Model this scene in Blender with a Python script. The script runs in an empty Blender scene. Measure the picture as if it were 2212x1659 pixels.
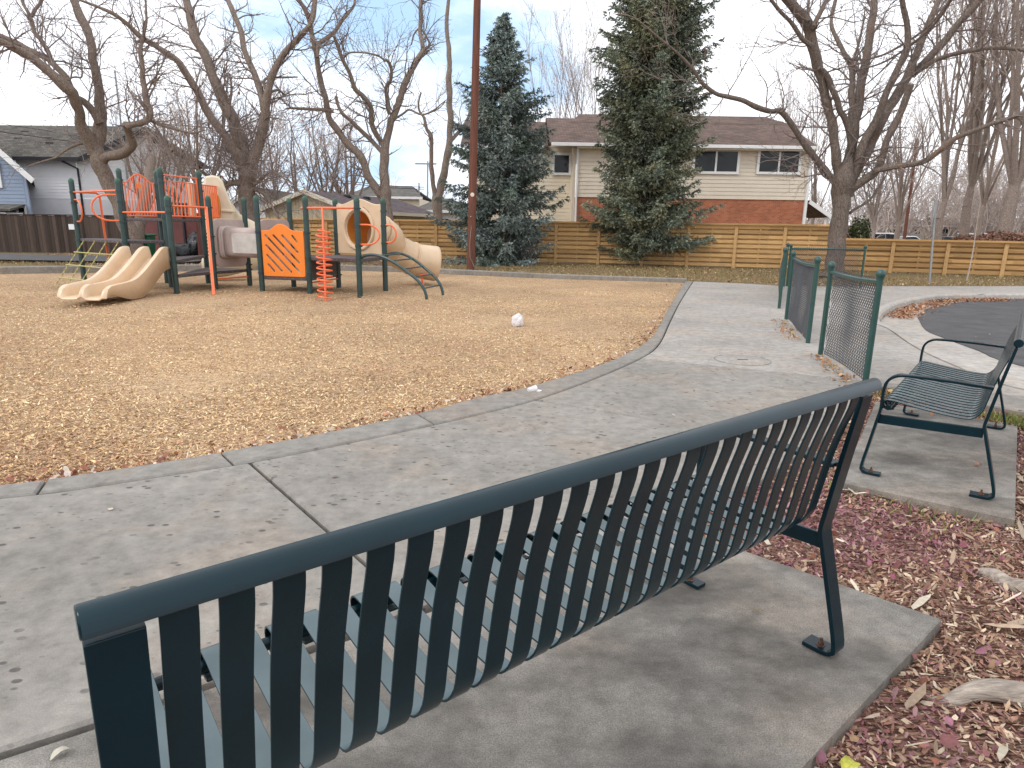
import bpy, bmesh, math, random
import numpy as np
from mathutils import Vector, Matrix
C = bpy.context; S = C.scene; COL = S.collection
R = math.radians
random.seed(7); RNG = np.random.default_rng(11)
# ------------------------------------------------------------------ camera
FV, CX, CY, HCAM = 1415.7, 1106.0, 829.5, 1.5      # focal length and centre in units of a 2212 px wide frame
PITCH, ROLL = R(13.4), R(0.84)
_f = np.array([0, math.cos(PITCH), -math.sin(PITCH)])
_x0 = np.array([1.0, 0, 0]); _u0 = np.cross(_x0, _f)
_x = math.cos(ROLL)*_x0+math.sin(ROLL)*_u0; _u = -math.sin(ROLL)*_x0+math.cos(ROLL)*_u0
cam = bpy.data.objects.new('camera', bpy.data.cameras.new('camera')); COL.objects.link(cam)
cam.data.sensor_width = 36; cam.data.lens = 36*FV/2212; cam.data.clip_end = 3000; cam.data.clip_start = .05
cam.matrix_world = Matrix(((_x[0], _u[0], -_f[0], 0), (_x[1], _u[1], -_f[1], 0), (_x[2], _u[2], -_f[2], HCAM), (0, 0, 0, 1)))
S.camera = cam
def ray(x, y): return (x-CX)/FV*_x-(y-CY)/FV*_u+_f
def G(x, y, z=0.0):          # survey: where the sight line x, y meets height z
    d = ray(x, y); t = (z-HCAM)/d[2]; return Vector((d[0]*t, d[1]*t, z))
def AT(x, y, Y):             # survey: where it meets distance Y
    d = ray(x, y); t = Y/d[1]; return Vector((d[0]*t, Y, HCAM+d[2]*t))
def V3(p): return Vector((p[0], p[1], p[2] if len(p) > 2 else 0.0))
# ------------------------------------------------------------------ tagging
def tag(o, label=None, cat=None, group=None, kind=None):
    if label: o['label'] = label
    if cat: o['category'] = cat
    if group: o['group'] = group
    if kind: o['kind'] = kind
    return o
def empty(name, loc, label=None, cat=None, group=None, rz=0):
    o = bpy.data.objects.new(name, None); o.empty_display_size = .2; COL.objects.link(o)
    o.location = loc; o.rotation_euler = (0, 0, rz); return tag(o, label, cat, group)
def copy_tree(o, parent=None):
    c = o.copy(); COL.objects.link(c); c.parent = parent
    for ch in [q for q in bpy.data.objects if q.parent == o]: copy_tree(ch, c)
    return c
def link(name, me, mat, parent=None):
    o = bpy.data.objects.new(name, me); COL.objects.link(o)
    if mat is not None:
        for m in (mat if isinstance(mat, (list, tuple)) else [mat]): me.materials.append(m)
    if parent is not None: o.parent = parent
    return o
def origin_of(parent):
    v = Vector((0, 0, 0))
    while parent is not None: v += Vector(parent.location); parent = parent.parent
    return v
# ------------------------------------------------------------------ mesh builder
class MB:
    def __init__(s): s.v = []; s.f = []; s.mi = []
    def add(s, vs, fs, m=0):
        n = len(s.v); s.v += [tuple(p) for p in vs]; s.f += [tuple(i+n for i in f) for f in fs]; s.mi += [m]*len(fs); return s
    def box(s, c, sz, M=None, m=0):
        hx, hy, hz = sz[0]/2, sz[1]/2, sz[2]/2; c = V3(c)
        vs = [Vector((a*hx, b*hy, d*hz)) for d in (-1, 1) for a, b in ((-1, -1), (1, -1), (1, 1), (-1, 1))]
        if M is not None: vs = [M @ p for p in vs]
        return s.add([p+c for p in vs], [(0, 3, 2, 1), (4, 5, 6, 7), (0, 1, 5, 4), (1, 2, 6, 5), (2, 3, 7, 6), (3, 0, 4, 7)], m)
    def bar(s, a, b, w, t, up=(0, 0, 1), m=0):       # w across, t along up
        a, b = V3(a), V3(b); d = (b-a).normalized(); u = Vector(up); sd = d.cross(u)
        if sd.length < 1e-4: sd = d.cross(Vector((1, 0, 0)))
        sd.normalize(); u = sd.cross(d).normalized()
        vs = [p+sd*(i*w/2)+u*(j*t/2) for p in (a, b) for i, j in ((-1, -1), (1, -1), (1, 1), (-1, 1))]
        return s.add(vs, [(3, 2, 1, 0), (4, 5, 6, 7), (0, 1, 5, 4), (1, 2, 6, 5), (2, 3, 7, 6), (3, 0, 4, 7)], m)
    def tube(s, pts, r, n=10, cap=True, m=0, closed=False):
        pts = [V3(p) for p in pts]; k = len(pts)
        rs = r if isinstance(r, (list, tuple)) else [r]*k
        nn = None; rings = []
        for i, p in enumerate(pts):
            if closed: d = pts[(i+1) % k]-pts[i-1]
            else: d = pts[min(i+1, k-1)]-pts[max(i-1, 0)]
            d.normalize()
            if nn is None:
                nn = d.cross(Vector((0, 0, 1)))
                if nn.length < 1e-3: nn = d.cross(Vector((1, 0, 0)))
            nn = (nn-d*nn.dot(d)).normalized(); bb = d.cross(nn)
            rings.append([p+(nn*math.cos(2*math.pi*j/n)+bb*math.sin(2*math.pi*j/n))*rs[i] for j in range(n)])
        vs = [q for rg in rings for q in rg]; fs = []
        for i in range(k if closed else k-1):
            a, b = i*n, ((i+1) % k)*n
            for j in range(n): fs.append((a+j, a+(j+1) % n, b+(j+1) % n, b+j))
        if cap and not closed: fs += [tuple(reversed(range(n))), tuple(range((k-1)*n, k*n))]
        return s.add(vs, fs, m)
    def lathe(s, c, prof, n=20, m=0, axis=None):     # prof: (radius, height)
        c = V3(c); vs = []; fs = []
        q = Vector((0, 0, 1)).rotation_difference(Vector(axis)) if axis is not None else None
        for r_, z in prof:
            for j in range(n):
                p = Vector((r_*math.cos(2*math.pi*j/n), r_*math.sin(2*math.pi*j/n), z))
                vs.append(c+(q @ p if q else p))
        for i in range(len(prof)-1):
            for j in range(n): fs.append((i*n+j, i*n+(j+1) % n, (i+1)*n+(j+1) % n, (i+1)*n+j))
        fs += [tuple(reversed(range(n))), tuple(range((len(prof)-1)*n, len(prof)*n))]
        return s.add(vs, fs, m)
    def strip(s, prof, x0, x1, t, m=0):              # flat bar bent along prof (y, z), from x0 to x1, thickness t
        k = len(prof); N = []
        for i in range(k):
            a, b = prof[max(i-1, 0)], prof[min(i+1, k-1)]; dy, dz = b[0]-a[0], b[1]-a[1]; l = math.hypot(dy, dz) or 1
            N.append((-dz/l*t/2, dy/l*t/2))
        vs = []
        for (y, z), (ny, nz) in zip(prof, N):
            vs += [(x0, y+ny, z+nz), (x1, y+ny, z+nz), (x1, y-ny, z-nz), (x0, y-ny, z-nz)]
        fs = []
        for i in range(k-1):
            a = i*4; b = a+4
            for j in range(4): fs.append((a+j, a+(j+1) % 4, b+(j+1) % 4, b+j))
        fs += [(3, 2, 1, 0), (k*4-4, k*4-3, k*4-2, k*4-1)]
        return s.add(vs, fs, m)
    def prism(s, poly, z0, z1, m=0):                 # poly in plan, counter-clockwise
        n = len(poly); a = sum(poly[i][0]*poly[(i+1) % n][1]-poly[(i+1) % n][0]*poly[i][1] for i in range(n))
        if a < 0: poly = poly[::-1]
        vs = [(p[0], p[1], z0) for p in poly]+[(p[0], p[1], z1) for p in poly]
        fs = [tuple(reversed(range(n))), tuple(range(n, 2*n))]+[(i, (i+1) % n, n+(i+1) % n, n+i) for i in range(n)]
        return s.add(vs, fs, m)
    def build(s, name, mat, parent=None, smooth=False, bevel=0, local=False, seg=2):
        me = bpy.data.meshes.new(name)
        o3 = Vector((0, 0, 0)) if (local or parent is None) else origin_of(parent)
        me.from_pydata([(p[0]-o3[0], p[1]-o3[1], p[2]-o3[2]) for p in s.v], [], s.f); me.update()
        o = link(name, me, mat, parent)
        if any(s.mi): me.polygons.foreach_set('material_index', s.mi)
        if bevel:
            b = o.modifiers.new('b', 'BEVEL'); b.width = bevel; b.segments = seg; b.limit_method = 'ANGLE'; b.angle_limit = R(40)
        if smooth:
            me.polygons.foreach_set('use_smooth', [True]*len(me.polygons))
            me.set_sharp_from_angle(angle=R(40))
        return o
def bulk(name, V, F, mat, parent=None, col=None, smooth=False):
    V = np.asarray(V, dtype=np.float32); F = np.asarray(F, dtype=np.int32); k = F.shape[1]
    if parent is not None: V = V-np.array(origin_of(parent), dtype=np.float32)
    me = bpy.data.meshes.new(name); me.vertices.add(len(V)); me.vertices.foreach_set('co', V.ravel())
    me.loops.add(F.size); me.loops.foreach_set('vertex_index', F.ravel()); me.polygons.add(len(F))
    me.polygons.foreach_set('loop_start', np.arange(0, F.size, k, dtype=np.int32)); me.polygons.foreach_set('loop_total', np.full(len(F), k, dtype=np.int32))
    me.update(calc_edges=True)
    if smooth: me.polygons.foreach_set('use_smooth', [True]*len(F))
    if col is not None:
        a = me.attributes.new('tint', 'FLOAT_COLOR', 'POINT'); c4 = np.ones((len(V), 4), dtype=np.float32); c4[:, :3] = col; a.data.foreach_set('color', c4.ravel())
    return link(name, me, mat, parent)
def segs_mesh(segs, n=3):
    A = np.array([s_[0] for s_ in segs]); B = np.array([s_[1] for s_ in segs]); r0 = np.array([s_[2] for s_ in segs]); r1 = np.array([s_[3] for s_ in segs])
    d = B-A; d /= np.linalg.norm(d, axis=1)[:, None]+1e-9
    h = np.where(np.abs(d[:, 2:3]) > .9, np.array([[1., 0, 0]]), np.array([[0, 0, 1.]])); u = np.cross(d, h); u /= np.linalg.norm(u, axis=1)[:, None]; w = np.cross(d, u)
    V = np.zeros((len(A), 2*n, 3))
    for j in range(n):
        o = u*math.cos(2*math.pi*j/n)+w*math.sin(2*math.pi*j/n); V[:, j] = A+o*r0[:, None]; V[:, n+j] = B+o*r1[:, None]
    f = np.array([[j, (j+1) % n, n+(j+1) % n, n+j] for j in range(n)])
    F = (np.arange(len(A))[:, None, None]*2*n+f[None]).reshape(-1, 4)
    return V.reshape(-1, 3), F
def catmull(P, k=6):
    P = [np.array(p, float) for p in P]; out = []
    for i in range(len(P)-1):
        a, b, c, d = P[max(i-1, 0)], P[i], P[i+1], P[min(i+2, len(P)-1)]
        for j in range(k):
            t = j/k; out.append(.5*((2*b)+(c-a)*t+(2*a-5*b+4*c-d)*t*t+(3*b-a-3*c+d)*t**3))
    out.append(P[-1]); return out
def plate(name, outer, holes, th, M4, mat, parent, bevel=.006):   # flat board with cut-outs
    cu = bpy.data.curves.new('c', 'CURVE'); cu.dimensions = '2D'; cu.fill_mode = 'BOTH'; cu.extrude = th/2-bevel; cu.bevel_depth = bevel; cu.bevel_resolution = 2
    for pts in [outer]+holes:
        sp = cu.splines.new('POLY'); sp.points.add(len(pts)-1); sp.use_cyclic_u = True
        for i, p in enumerate(pts): sp.points[i].co = (p[0], p[1], 0, 1)
    co = bpy.data.objects.new('c', cu); COL.objects.link(co)
    dg = C.evaluated_depsgraph_get(); me = bpy.data.meshes.new_from_object(co.evaluated_get(dg)); bpy.data.objects.remove(co)
    me.name = name; me.materials.clear(); o3 = origin_of(parent) if parent is not None else Vector((0, 0, 0))
    me.transform(Matrix.Translation(-o3) @ M4)
    o = link(name, me, mat, parent); me.polygons.foreach_set('use_smooth', [True]*len(me.polygons)); me.set_sharp_from_angle(angle=R(35)); return o
def frame_between(A, B, z0):
    A, B = Vector((A[0], A[1], z0)), Vector((B[0], B[1], z0)); x = (B-A).normalized(); z = Vector((0, 0, 1)); n = x.cross(z)
    return Matrix(((x.x, z.x, n.x, A.x), (x.y, z.y, n.y, A.y), (x.z, z.z, n.z, A.z), (0, 0, 0, 1))), (B-A).length
# ------------------------------------------------------------------ materials
def newmat(name):
    m = bpy.data.materials.new(name); m.use_nodes = True; nt = m.node_tree; b = nt.nodes['Principled BSDF']; return m, nt, b
def nd(nt, t, **kw):
    n = nt.nodes.new(t)
    for k, v in kw.items():
        if k in n.inputs: n.inputs[k].default_value = v
        else: setattr(n, k, v)
    return n
def coords(nt, scale=(1, 1, 1), rot=(0, 0, 0), kind='Object'):
    t = nd(nt, 'ShaderNodeTexCoord'); mp = nd(nt, 'ShaderNodeMapping'); mp.inputs['Scale'].default_value = scale; mp.inputs['Rotation'].default_value = rot
    nt.links.new(t.outputs[kind], mp.inputs['Vector']); return mp.outputs['Vector']
def ramp(nt, fac, stops, interp='LINEAR'):
    r = nd(nt, 'ShaderNodeValToRGB'); r.color_ramp.interpolation = interp
    e = r.color_ramp.elements
    while len(e) < len(stops): e.new(.5)
    for i, (p, c) in enumerate(stops): e[i].position = p; e[i].color = (c[0], c[1], c[2], 1) if isinstance(c, (tuple, list)) else (c, c, c, 1)
    nt.links.new(fac, r.inputs['Fac']); return r.outputs['Color']
def mix(nt, a, b, fac, mode='MIX'):
    m = nd(nt, 'ShaderNodeMix', data_type='RGBA', blend_type=mode)
    for sock, val in ((m.inputs[0], fac), (m.inputs[6], a), (m.inputs[7], b)):
        if hasattr(val, 'default_value') and hasattr(val, 'links'): nt.links.new(val, sock)
        elif isinstance(val, (int, float)): sock.default_value = val
        else: sock.default_value = (val[0], val[1], val[2], 1)
    return m.outputs[2]
def noise(nt, vec, scale, detail=4, rough=.55):
    n = nd(nt, 'ShaderNodeTexNoise', Scale=scale, Detail=detail, Roughness=rough); nt.links.new(vec, n.inputs['Vector']); return n.outputs['Fac']
def voro(nt, vec, scale, feature='F1', out='Distance', rnd=1.0):
    n = nd(nt, 'ShaderNodeTexVoronoi', Scale=scale, Randomness=rnd); n.feature = feature; nt.links.new(vec, n.inputs['Vector']); return n.outputs[out]
def bump(nt, b, h, strength=.3, dist=.02):
    n = nd(nt, 'ShaderNodeBump', Strength=strength, Distance=dist); nt.links.new(h, n.inputs['Height']); nt.links.new(n.outputs['Normal'], b.inputs['Normal'])
def sc(c, k): return tuple(min(x*k, 1) for x in c)
def mat(name, col, rough=.6, var=.2, scale=6, bmp=.15, bscale=60, metal=0, spec=.5, stretch=(1, 1, 1), bd=.005, coat=0, col2=None):
    m, nt, b = newmat(name); v = coords(nt, stretch)
    f = noise(nt, v, scale, 6, .65)
    nt.links.new(ramp(nt, f, [(.3, sc(col2 or col, 1-var)), (.7, sc(col, 1+var))]), b.inputs['Base Color'])
    b.inputs['Roughness'].default_value = rough; b.inputs['Metallic'].default_value = metal; b.inputs['Specular IOR Level'].default_value = spec
    if coat: b.inputs['Coat Weight'].default_value = coat; b.inputs['Coat Roughness'].default_value = .15
    if bmp: bump(nt, b, noise(nt, v, bscale, 3), bmp, bd)
    return m
def concrete(name, col, gum=1.0, stain=0.0, agg=.12, sc_=1.0):
    m, nt, b = newmat(name); v = coords(nt)
    big = ramp(nt, noise(nt, v, .55*sc_, 5, .6), [(.35, sc(col, .80)), (.52, col), (.7, sc(col, 1.14))])
    warm = mix(nt, big, sc((col[0]*1.06, col[1]*.98, col[2]*.92), 1), ramp(nt, noise(nt, v, 1.3, 3), [(.48, 0), (.62, .75)]))
    c2 = mix(nt, warm, ramp(nt, noise(nt, v, 9, 6, .7), [(.3, .58), (.7, 1.32)]), .7, 'MULTIPLY')
    grit = mix(nt, c2, ramp(nt, noise(nt, v, 220, 2), [(.3, .45), (.72, 1.55)]), agg*2.2, 'MULTIPLY')
    c3 = mix(nt, grit, sc(col, .34), ramp(nt, voro(nt, coords(nt, (1, 1.5, 1), (0, 0, .6)), 10), [(.16, .95*gum), (.22, 0)]))
    mask = ramp(nt, noise(nt, v, 2.6, 4), [(.44, 0), (.56, 1)])
    c3 = mix(nt, grit, c3, mask)
    c3 = mix(nt, c3, sc(col, .22), ramp(nt, voro(nt, v, 3.1), [(.035, .8*gum), (.05, 0)]))
    c3 = mix(nt, c3, sc(col, .45), mix(nt, ramp(nt, voro(nt, coords(nt, (1, 1.7, 1), (0, 0, .9)), 17), [(.15, .9*gum), (.22, 0)]), ramp(nt, noise(nt, v, 1.6, 5), [(.46, 0), (.58, 1)]), 1, 'MULTIPLY'))
    if stain: c3 = mix(nt, c3, sc(col, .27), ramp(nt, noise(nt, coords(nt, (.8, 1.5, 1), (0, 0, -.7)), 1.25, 8, .66), [(.42, 0), (.62, stain)]))
    nt.links.new(c3, b.inputs['Base Color']); b.inputs['Roughness'].default_value = .85; b.inputs['Specular IOR Level'].default_value = .3
    h = mix(nt, noise(nt, v, 160, 3), noise(nt, v, 18, 5), .4); bump(nt, b, h, .35, .006); return m
def litter_mat(name, cols, dark, cell=26, aspect=3.2, bmp=.8, patch=None):   # loose chips seen as overlapping slivers
    m, nt, b = newmat(name); cs = []; hs = []
    for k, rz in enumerate((.3, 1.25, 2.2, 2.9)):
        v = coords(nt, (1, aspect, 1), (0, 0, rz)); vn = nd(nt, 'ShaderNodeTexVoronoi', Scale=cell*(1+.23*k)/1.6); nt.links.new(v, vn.inputs['Vector'])
        sp = nd(nt, 'ShaderNodeSeparateColor'); nt.links.new(vn.outputs['Color'], sp.inputs[0])
        cs.append((ramp(nt, sp.outputs[0], [(i/(len(cols)-1), c) for i, c in enumerate(cols)]), sp.outputs[1], vn.outputs['Distance']))
    col, h = cs[0][0], cs[0][2]
    for c_, sel, d_ in cs[1:]:
        f = ramp(nt, sel, [(.56, 0), (.60, 1)]); col = mix(nt, col, c_, f); h = mix(nt, h, d_, f)
    col = mix(nt, col, dark, ramp(nt, h, [(.38, 0), (.62, .85)]))
    v = coords(nt)
    col = mix(nt, col, ramp(nt, noise(nt, v, .35, 5, .65), [(.35, .78), (.65, 1.12)]), 1.0, 'MULTIPLY'); col = mix(nt, col, ramp(nt, noise(nt, coords(nt, (1, 2.2, 1), (0, 0, .5)), 6.5, 5, .75), [(.32, .68), (.66, 1.2)]), .8, 'MULTIPLY')
    if patch: col = mix(nt, col, patch, ramp(nt, noise(nt, v, .8, 6, .7), [(.54, 0), (.72, .6)]))
    nt.links.new(col, b.inputs['Base Color']); b.inputs['Roughness'].default_value = .9; b.inputs['Specular IOR Level'].default_value = .2
    inv = nd(nt, 'ShaderNodeInvert'); nt.links.new(h, inv.inputs['Color']); bump(nt, b, inv.outputs[0], bmp, .02); return m
def tint_mat(name, rough=.8, spec=.25, var=.15):
    m, nt, b = newmat(name); a = nd(nt, 'ShaderNodeAttribute', attribute_name='tint')
    c = mix(nt, a.outputs['Color'], ramp(nt, noise(nt, coords(nt, (1, 1, 1)), 60, 3), [(.3, 1-var), (.7, 1+var)]), 1.0, 'MULTIPLY')
    nt.links.new(c, b.inputs['Base Color']); b.inputs['Roughness'].default_value = rough; b.inputs['Specular IOR Level'].default_value = spec; return m
def bark(name, a, b_, lichen=None, sz=1.0):
    m, nt, b = newmat(name); v = coords(nt, (7*sz, 7*sz, 1.3*sz))
    f = noise(nt, v, 3.5, 6, .7); w = voro(nt, v, 5, 'DISTANCE_TO_EDGE')
    col = ramp(nt, f, [(.3, b_), (.7, a)]); col = mix(nt, col, sc(b_, .5), ramp(nt, w, [(0, .8), (.14, 0)]))
    if lichen: col = mix(nt, col, lichen, ramp(nt, noise(nt, coords(nt, (1, 1, .35)), 1.6, 5, .6), [(.58, 0), (.72, .6)]))
    nt.links.new(col, b.inputs['Base Color']); b.inputs['Roughness'].default_value = .95; b.inputs['Specular IOR Level'].default_value = .15
    bump(nt, b, mix(nt, f, w, .5), .8, .03); return m
def glassy(name, col):
    m, nt, b = newmat(name); nt.links.new(ramp(nt, noise(nt, coords(nt), 1.4, 3), [(.35, sc(col, .6)), (.7, sc(col, 1.5))]), b.inputs['Base Color']); b.inputs['Roughness'].default_value = .05; b.inputs['Specular IOR Level'].default_value = .3; return m
def boards(name, col, pitch, axis=2, var=.3, grain=(1, 1, 1), rough=.8, cross=0):   # each board its own tone, with grain
    m, nt, b = newmat(name); v = coords(nt); sp = nd(nt, 'ShaderNodeSeparateXYZ'); nt.links.new(v, sp.inputs[0])
    dv = nd(nt, 'ShaderNodeMath', operation='DIVIDE'); nt.links.new(sp.outputs[axis], dv.inputs[0]); dv.inputs[1].default_value = pitch
    fl = nd(nt, 'ShaderNodeMath', operation='FLOOR'); nt.links.new(dv.outputs[0], fl.inputs[0])
    if cross:
        d2 = nd(nt, 'ShaderNodeMath', operation='DIVIDE'); nt.links.new(sp.outputs[0], d2.inputs[0]); d2.inputs[1].default_value = cross
        f2 = nd(nt, 'ShaderNodeMath', operation='FLOOR'); nt.links.new(d2.outputs[0], f2.inputs[0]); m2 = nd(nt, 'ShaderNodeMath', operation='MULTIPLY_ADD'); nt.links.new(f2.outputs[0], m2.inputs[0]); m2.inputs[1].default_value = 17.37; nt.links.new(fl.outputs[0], m2.inputs[2]); fl = m2
    wn = nd(nt, 'ShaderNodeTexWhiteNoise', noise_dimensions='1D'); nt.links.new(fl.outputs[0], wn.inputs['W'])
    c = ramp(nt, wn.outputs['Value'], [(0, sc(col, 1-var)), (1, sc(col, 1+var))])
    c = mix(nt, c, ramp(nt, noise(nt, coords(nt, grain), 6, 6, .7), [(.28, .55), (.72, 1.3)]), .8, 'MULTIPLY')
    nt.links.new(c, b.inputs['Base Color']); b.inputs['Roughness'].default_value = rough; b.inputs['Specular IOR Level'].default_value = .25
    bump(nt, b, noise(nt, coords(nt, grain), 12, 4), .3, .004); return m
def shingle(name, col):
    m, nt, b = newmat(name); v = coords(nt, (1, 1, 1), (0, 0, 0), 'UV'); bt = nd(nt, 'ShaderNodeTexBrick'); nt.links.new(v, bt.inputs['Vector'])
    bt.inputs['Scale'].default_value = 1; bt.inputs['Brick Width'].default_value = .32; bt.inputs['Row Height'].default_value = .15; bt.inputs['Mortar Size'].default_value = .012
    bt.inputs['Color1'].default_value = (*sc(col, .7), 1); bt.inputs['Color2'].default_value = (*sc(col, 1.35), 1); bt.inputs['Mortar'].default_value = (*sc(col, .45), 1)
    c = mix(nt, bt.outputs['Color'], ramp(nt, noise(nt, coords(nt), .8, 6, .7), [(.3, .75), (.7, 1.25)]), 1, 'MULTIPLY')
    nt.links.new(c, b.inputs['Base Color']); b.inputs['Roughness'].default_value = .95; bump(nt, b, bt.outputs['Fac'], -.4, .02); return m
def brickmat(name):
    m, nt, b = newmat(name); v = coords(nt, (1, 1, 1), (0, 0, 0), 'UV'); bt = nd(nt, 'ShaderNodeTexBrick'); nt.links.new(v, bt.inputs['Vector'])
    bt.inputs['Scale'].default_value = 1; bt.inputs['Brick Width'].default_value = .21; bt.inputs['Row Height'].default_value = .075; bt.inputs['Mortar Size'].default_value = .008
    bt.inputs['Color1'].default_value = (.34, .085, .035, 1); bt.inputs['Color2'].default_value = (.50, .15, .06, 1); bt.inputs['Mortar'].default_value = (.36, .24, .17, 1)
    c = mix(nt, bt.outputs['Color'], ramp(nt, noise(nt, coords(nt), .9, 4), [(.3, .8), (.7, 1.15)]), 1, 'MULTIPLY')
    nt.links.new(c, b.inputs['Base Color']); b.inputs['Roughness'].default_value = .9; bump(nt, b, bt.outputs['Fac'], -.5, .01); return m
M = {}
M['bench'] = mat('bench_paint', (.0035, .019, .027), .22, .25, 3, .04, 400, 0, .22)
M['bench'].node_tree.nodes['Principled BSDF'].inputs['IOR'].default_value = 1.55
def lit_top_paint(name, a, b_):      # powder coat with the sky's brightness painted into its upward faces
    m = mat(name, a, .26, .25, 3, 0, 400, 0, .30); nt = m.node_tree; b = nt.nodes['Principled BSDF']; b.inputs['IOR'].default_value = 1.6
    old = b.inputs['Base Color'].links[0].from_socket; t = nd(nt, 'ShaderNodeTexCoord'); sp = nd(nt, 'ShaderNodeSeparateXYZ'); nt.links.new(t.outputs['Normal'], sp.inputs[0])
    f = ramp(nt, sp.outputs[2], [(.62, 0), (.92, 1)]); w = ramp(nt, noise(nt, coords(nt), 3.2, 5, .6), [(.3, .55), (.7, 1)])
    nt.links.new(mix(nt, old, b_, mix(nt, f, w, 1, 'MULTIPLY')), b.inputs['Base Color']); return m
M['strap'] = lit_top_paint('strap_paint', (.004, .022, .030), (.115, .158, .168))
M['bolt'] = mat('rusty_bolt', (.10, .045, .03), .7, .4, 60)
M['path'] = concrete('path_concrete', (.278, .256, .228), 1.0)
M['path2'] = concrete('path_concrete_paler', (.355, .328, .298), .7)
M['kerb'] = concrete('kerb_concrete', (.255, .236, .212), .3)
M['pad'] = concrete('pad_concrete', (.275, .252, .223), .15, .85, .3)
M['walk'] = concrete('walk_concrete', (.40, .37, .335), .3)
M['chips'] = litter_mat('wood_chips', [(.46, .28, .15), (.72, .49, .27), (.86, .64, .39), (.78, .55, .32), (.90, .72, .47)], (.24, .13, .075), 36, 3.0, .7, (.50, .29, .18))
M['mulch'] = litter_mat('bark_mulch', [(.18, .09, .065), (.34, .19, .13), (.44, .28, .19), (.25, .105, .09), (.52, .37, .26)], (.075, .035, .028), 24, 3.0, .9, (.27, .085, .09))
M['lawn'] = litter_mat('dormant_lawn', [(.16, .11, .05), (.30, .22, .12), (.40, .31, .18), (.28, .23, .10), (.32, .19, .11)], (.13, .09, .05), 30, 2.6, .8, (.22, .115, .065))
M['dirt'] = mat('bare_dirt', (.10, .075, .055), .95, .4, 3, .5, 30)
M['asphalt'] = mat('asphalt', (.075, .072, .074), .9, .3, 2.5, .5, 140, bd=.01)
M['tint'] = tint_mat('loose_litter'); M['leaf'] = tint_mat('dry_leaf', .7, .3, .2)
M['post'] = mat('play_post_paint', (.018, .05, .048), .38, .3, 5, .05, 200, coat=.25)
M['cap'] = mat('post_cap_paint', (.025, .085, .055), .45, .2, 8)
M['navy'] = mat('clamp_paint', (.02, .035, .09), .4, .2, 8)
M['rail'] = mat('orange_rail_paint', (.86, .17, .055), .36, .12, 5, .04, 200, coat=.2)
M['oplastic'] = mat('orange_plastic', (.86, .23, .022), .42, .08, 3, .05, 300)
M['beige'] = mat('beige_plastic', (.67, .49, .32), .38, .10, 2.2, .04, 250, coat=.2)
M['hood'] = mat('cream_plastic', (.68, .58, .42), .45, .08, 2.2, .04, 250)
M['tubein'] = mat('amber_lit_plastic', (.62, .25, .045), .45, .2, 2.5, .05, 200)  # amber tone paints in the light glowing inside hood and tube
M['mauve'] = mat('taupe_plastic', (.44, .345, .31), .5, .14, 3, .05, 200, coat=.1)
M['deckm'] = mat('deck_coating', (.085, .068, .07), .6, .25, 20, .3, 120)
M['rope'] = mat('net_coating', (.42, .38, .14), .6, .2, 15)
M['bark_a'] = bark('bark_grey_brown', (.36, .29, .24), (.17, .125, .10))
M['bark_b'] = bark('bark_pale', (.40, .325, .27), (.21, .16, .13))
M['bark_e'] = bark('bark_dark', (.32, .26, .215), (.125, .095, .08), (.24, .12, .055))
M['bark_f'] = bark('bark_far', (.40, .325, .28), (.23, .18, .15))
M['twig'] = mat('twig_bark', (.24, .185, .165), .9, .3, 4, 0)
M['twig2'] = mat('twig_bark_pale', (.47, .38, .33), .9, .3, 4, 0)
M['needle'] = tint_mat('spruce_needles', .65, .3, .3)
M['fence'] = boards('cedar_boards', (.60, .375, .165), .191, 2, .24, (.5, .5, 9), .8, 1.775)
M['fencep'] = mat('cedar_post', (.56, .345, .15), .8, .2, 5, .2, 60, stretch=(6, 6, .7))
M['fence2'] = boards('cedar_boards_darker', (.50, .30, .125), .191, 2, .26, (.5, .5, 9), .8, 1.775)  # darker tone of the cedar boards, for the low fence
M['oldfence'] = boards('weathered_boards', (.085, .060, .048), .155, 0, .45, (7, 7, .5))
M['pole'] = mat('creosote_wood', (.15, .055, .034), .85, .45, 4, .4, 30, stretch=(8, 8, .35))
M['chain'] = mat('green_vinyl', (.018, .066, .056), .4, .2, 10, coat=.2)
M['wire'] = mat('dark_mesh_wire', (.06, .062, .068), .5, .2, 10)
M['galv'] = mat('galvanised', (.34, .35, .35), .45, .2, 12, metal=.5)
M['siding'] = mat('taupe_siding', (.71, .62, .50), .8, .06, 1.2, .05, 60)
M['siding2'] = mat('tan_siding', (.78, .69, .54), .8, .06, 1.2, .05, 60)
M['white'] = mat('white_trim', (.80, .79, .77), .6, .05, 3, .03)
M['wsiding'] = mat('white_siding', (.86, .86, .88), .75, .05, 1.2, .04)
M['bsiding'] = mat('blue_siding', (.27, .33, .43), .75, .07, 1.2, .04)
M['skirt'] = mat('render_skirt', (.74, .73, .75), .85, .08, 1.0)
M['gar'] = boards('garage_siding', (.56, .48, .34), .12, 0, .07, (3, 3, .4))
M['cream'] = mat('cream_trim', (.72, .66, .54), .7, .06, 3)
M['brick'] = brickmat('red_brick')
M['roofr'] = shingle('brown_shingles', (.125, .080, .064)); M['roofg'] = shingle('grey_shingles', (.115, .105, .092)); M['roofd'] = shingle('dark_shingles', (.095, .068, .072))
M['glass'] = glassy('window_glass', (.012, .014, .017)); M['black'] = mat('black_metal', (.02, .02, .025), .5, .2, 6)
M['maroon'] = mat('maroon_panel', (.15, .045, .04), .7, .25, 2)
M['bag'] = mat('black_bin_bag', (.011, .012, .014), .25, .3, 8, .8, 14, bd=.03); M['green'] = mat('green_bin_plastic', (.02, .14, .07), .5, .15, 4)
M['paper'] = mat('crumpled_white', (.72, .68, .68), .7, .2, 18, .8, 25, bd=.02)
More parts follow.
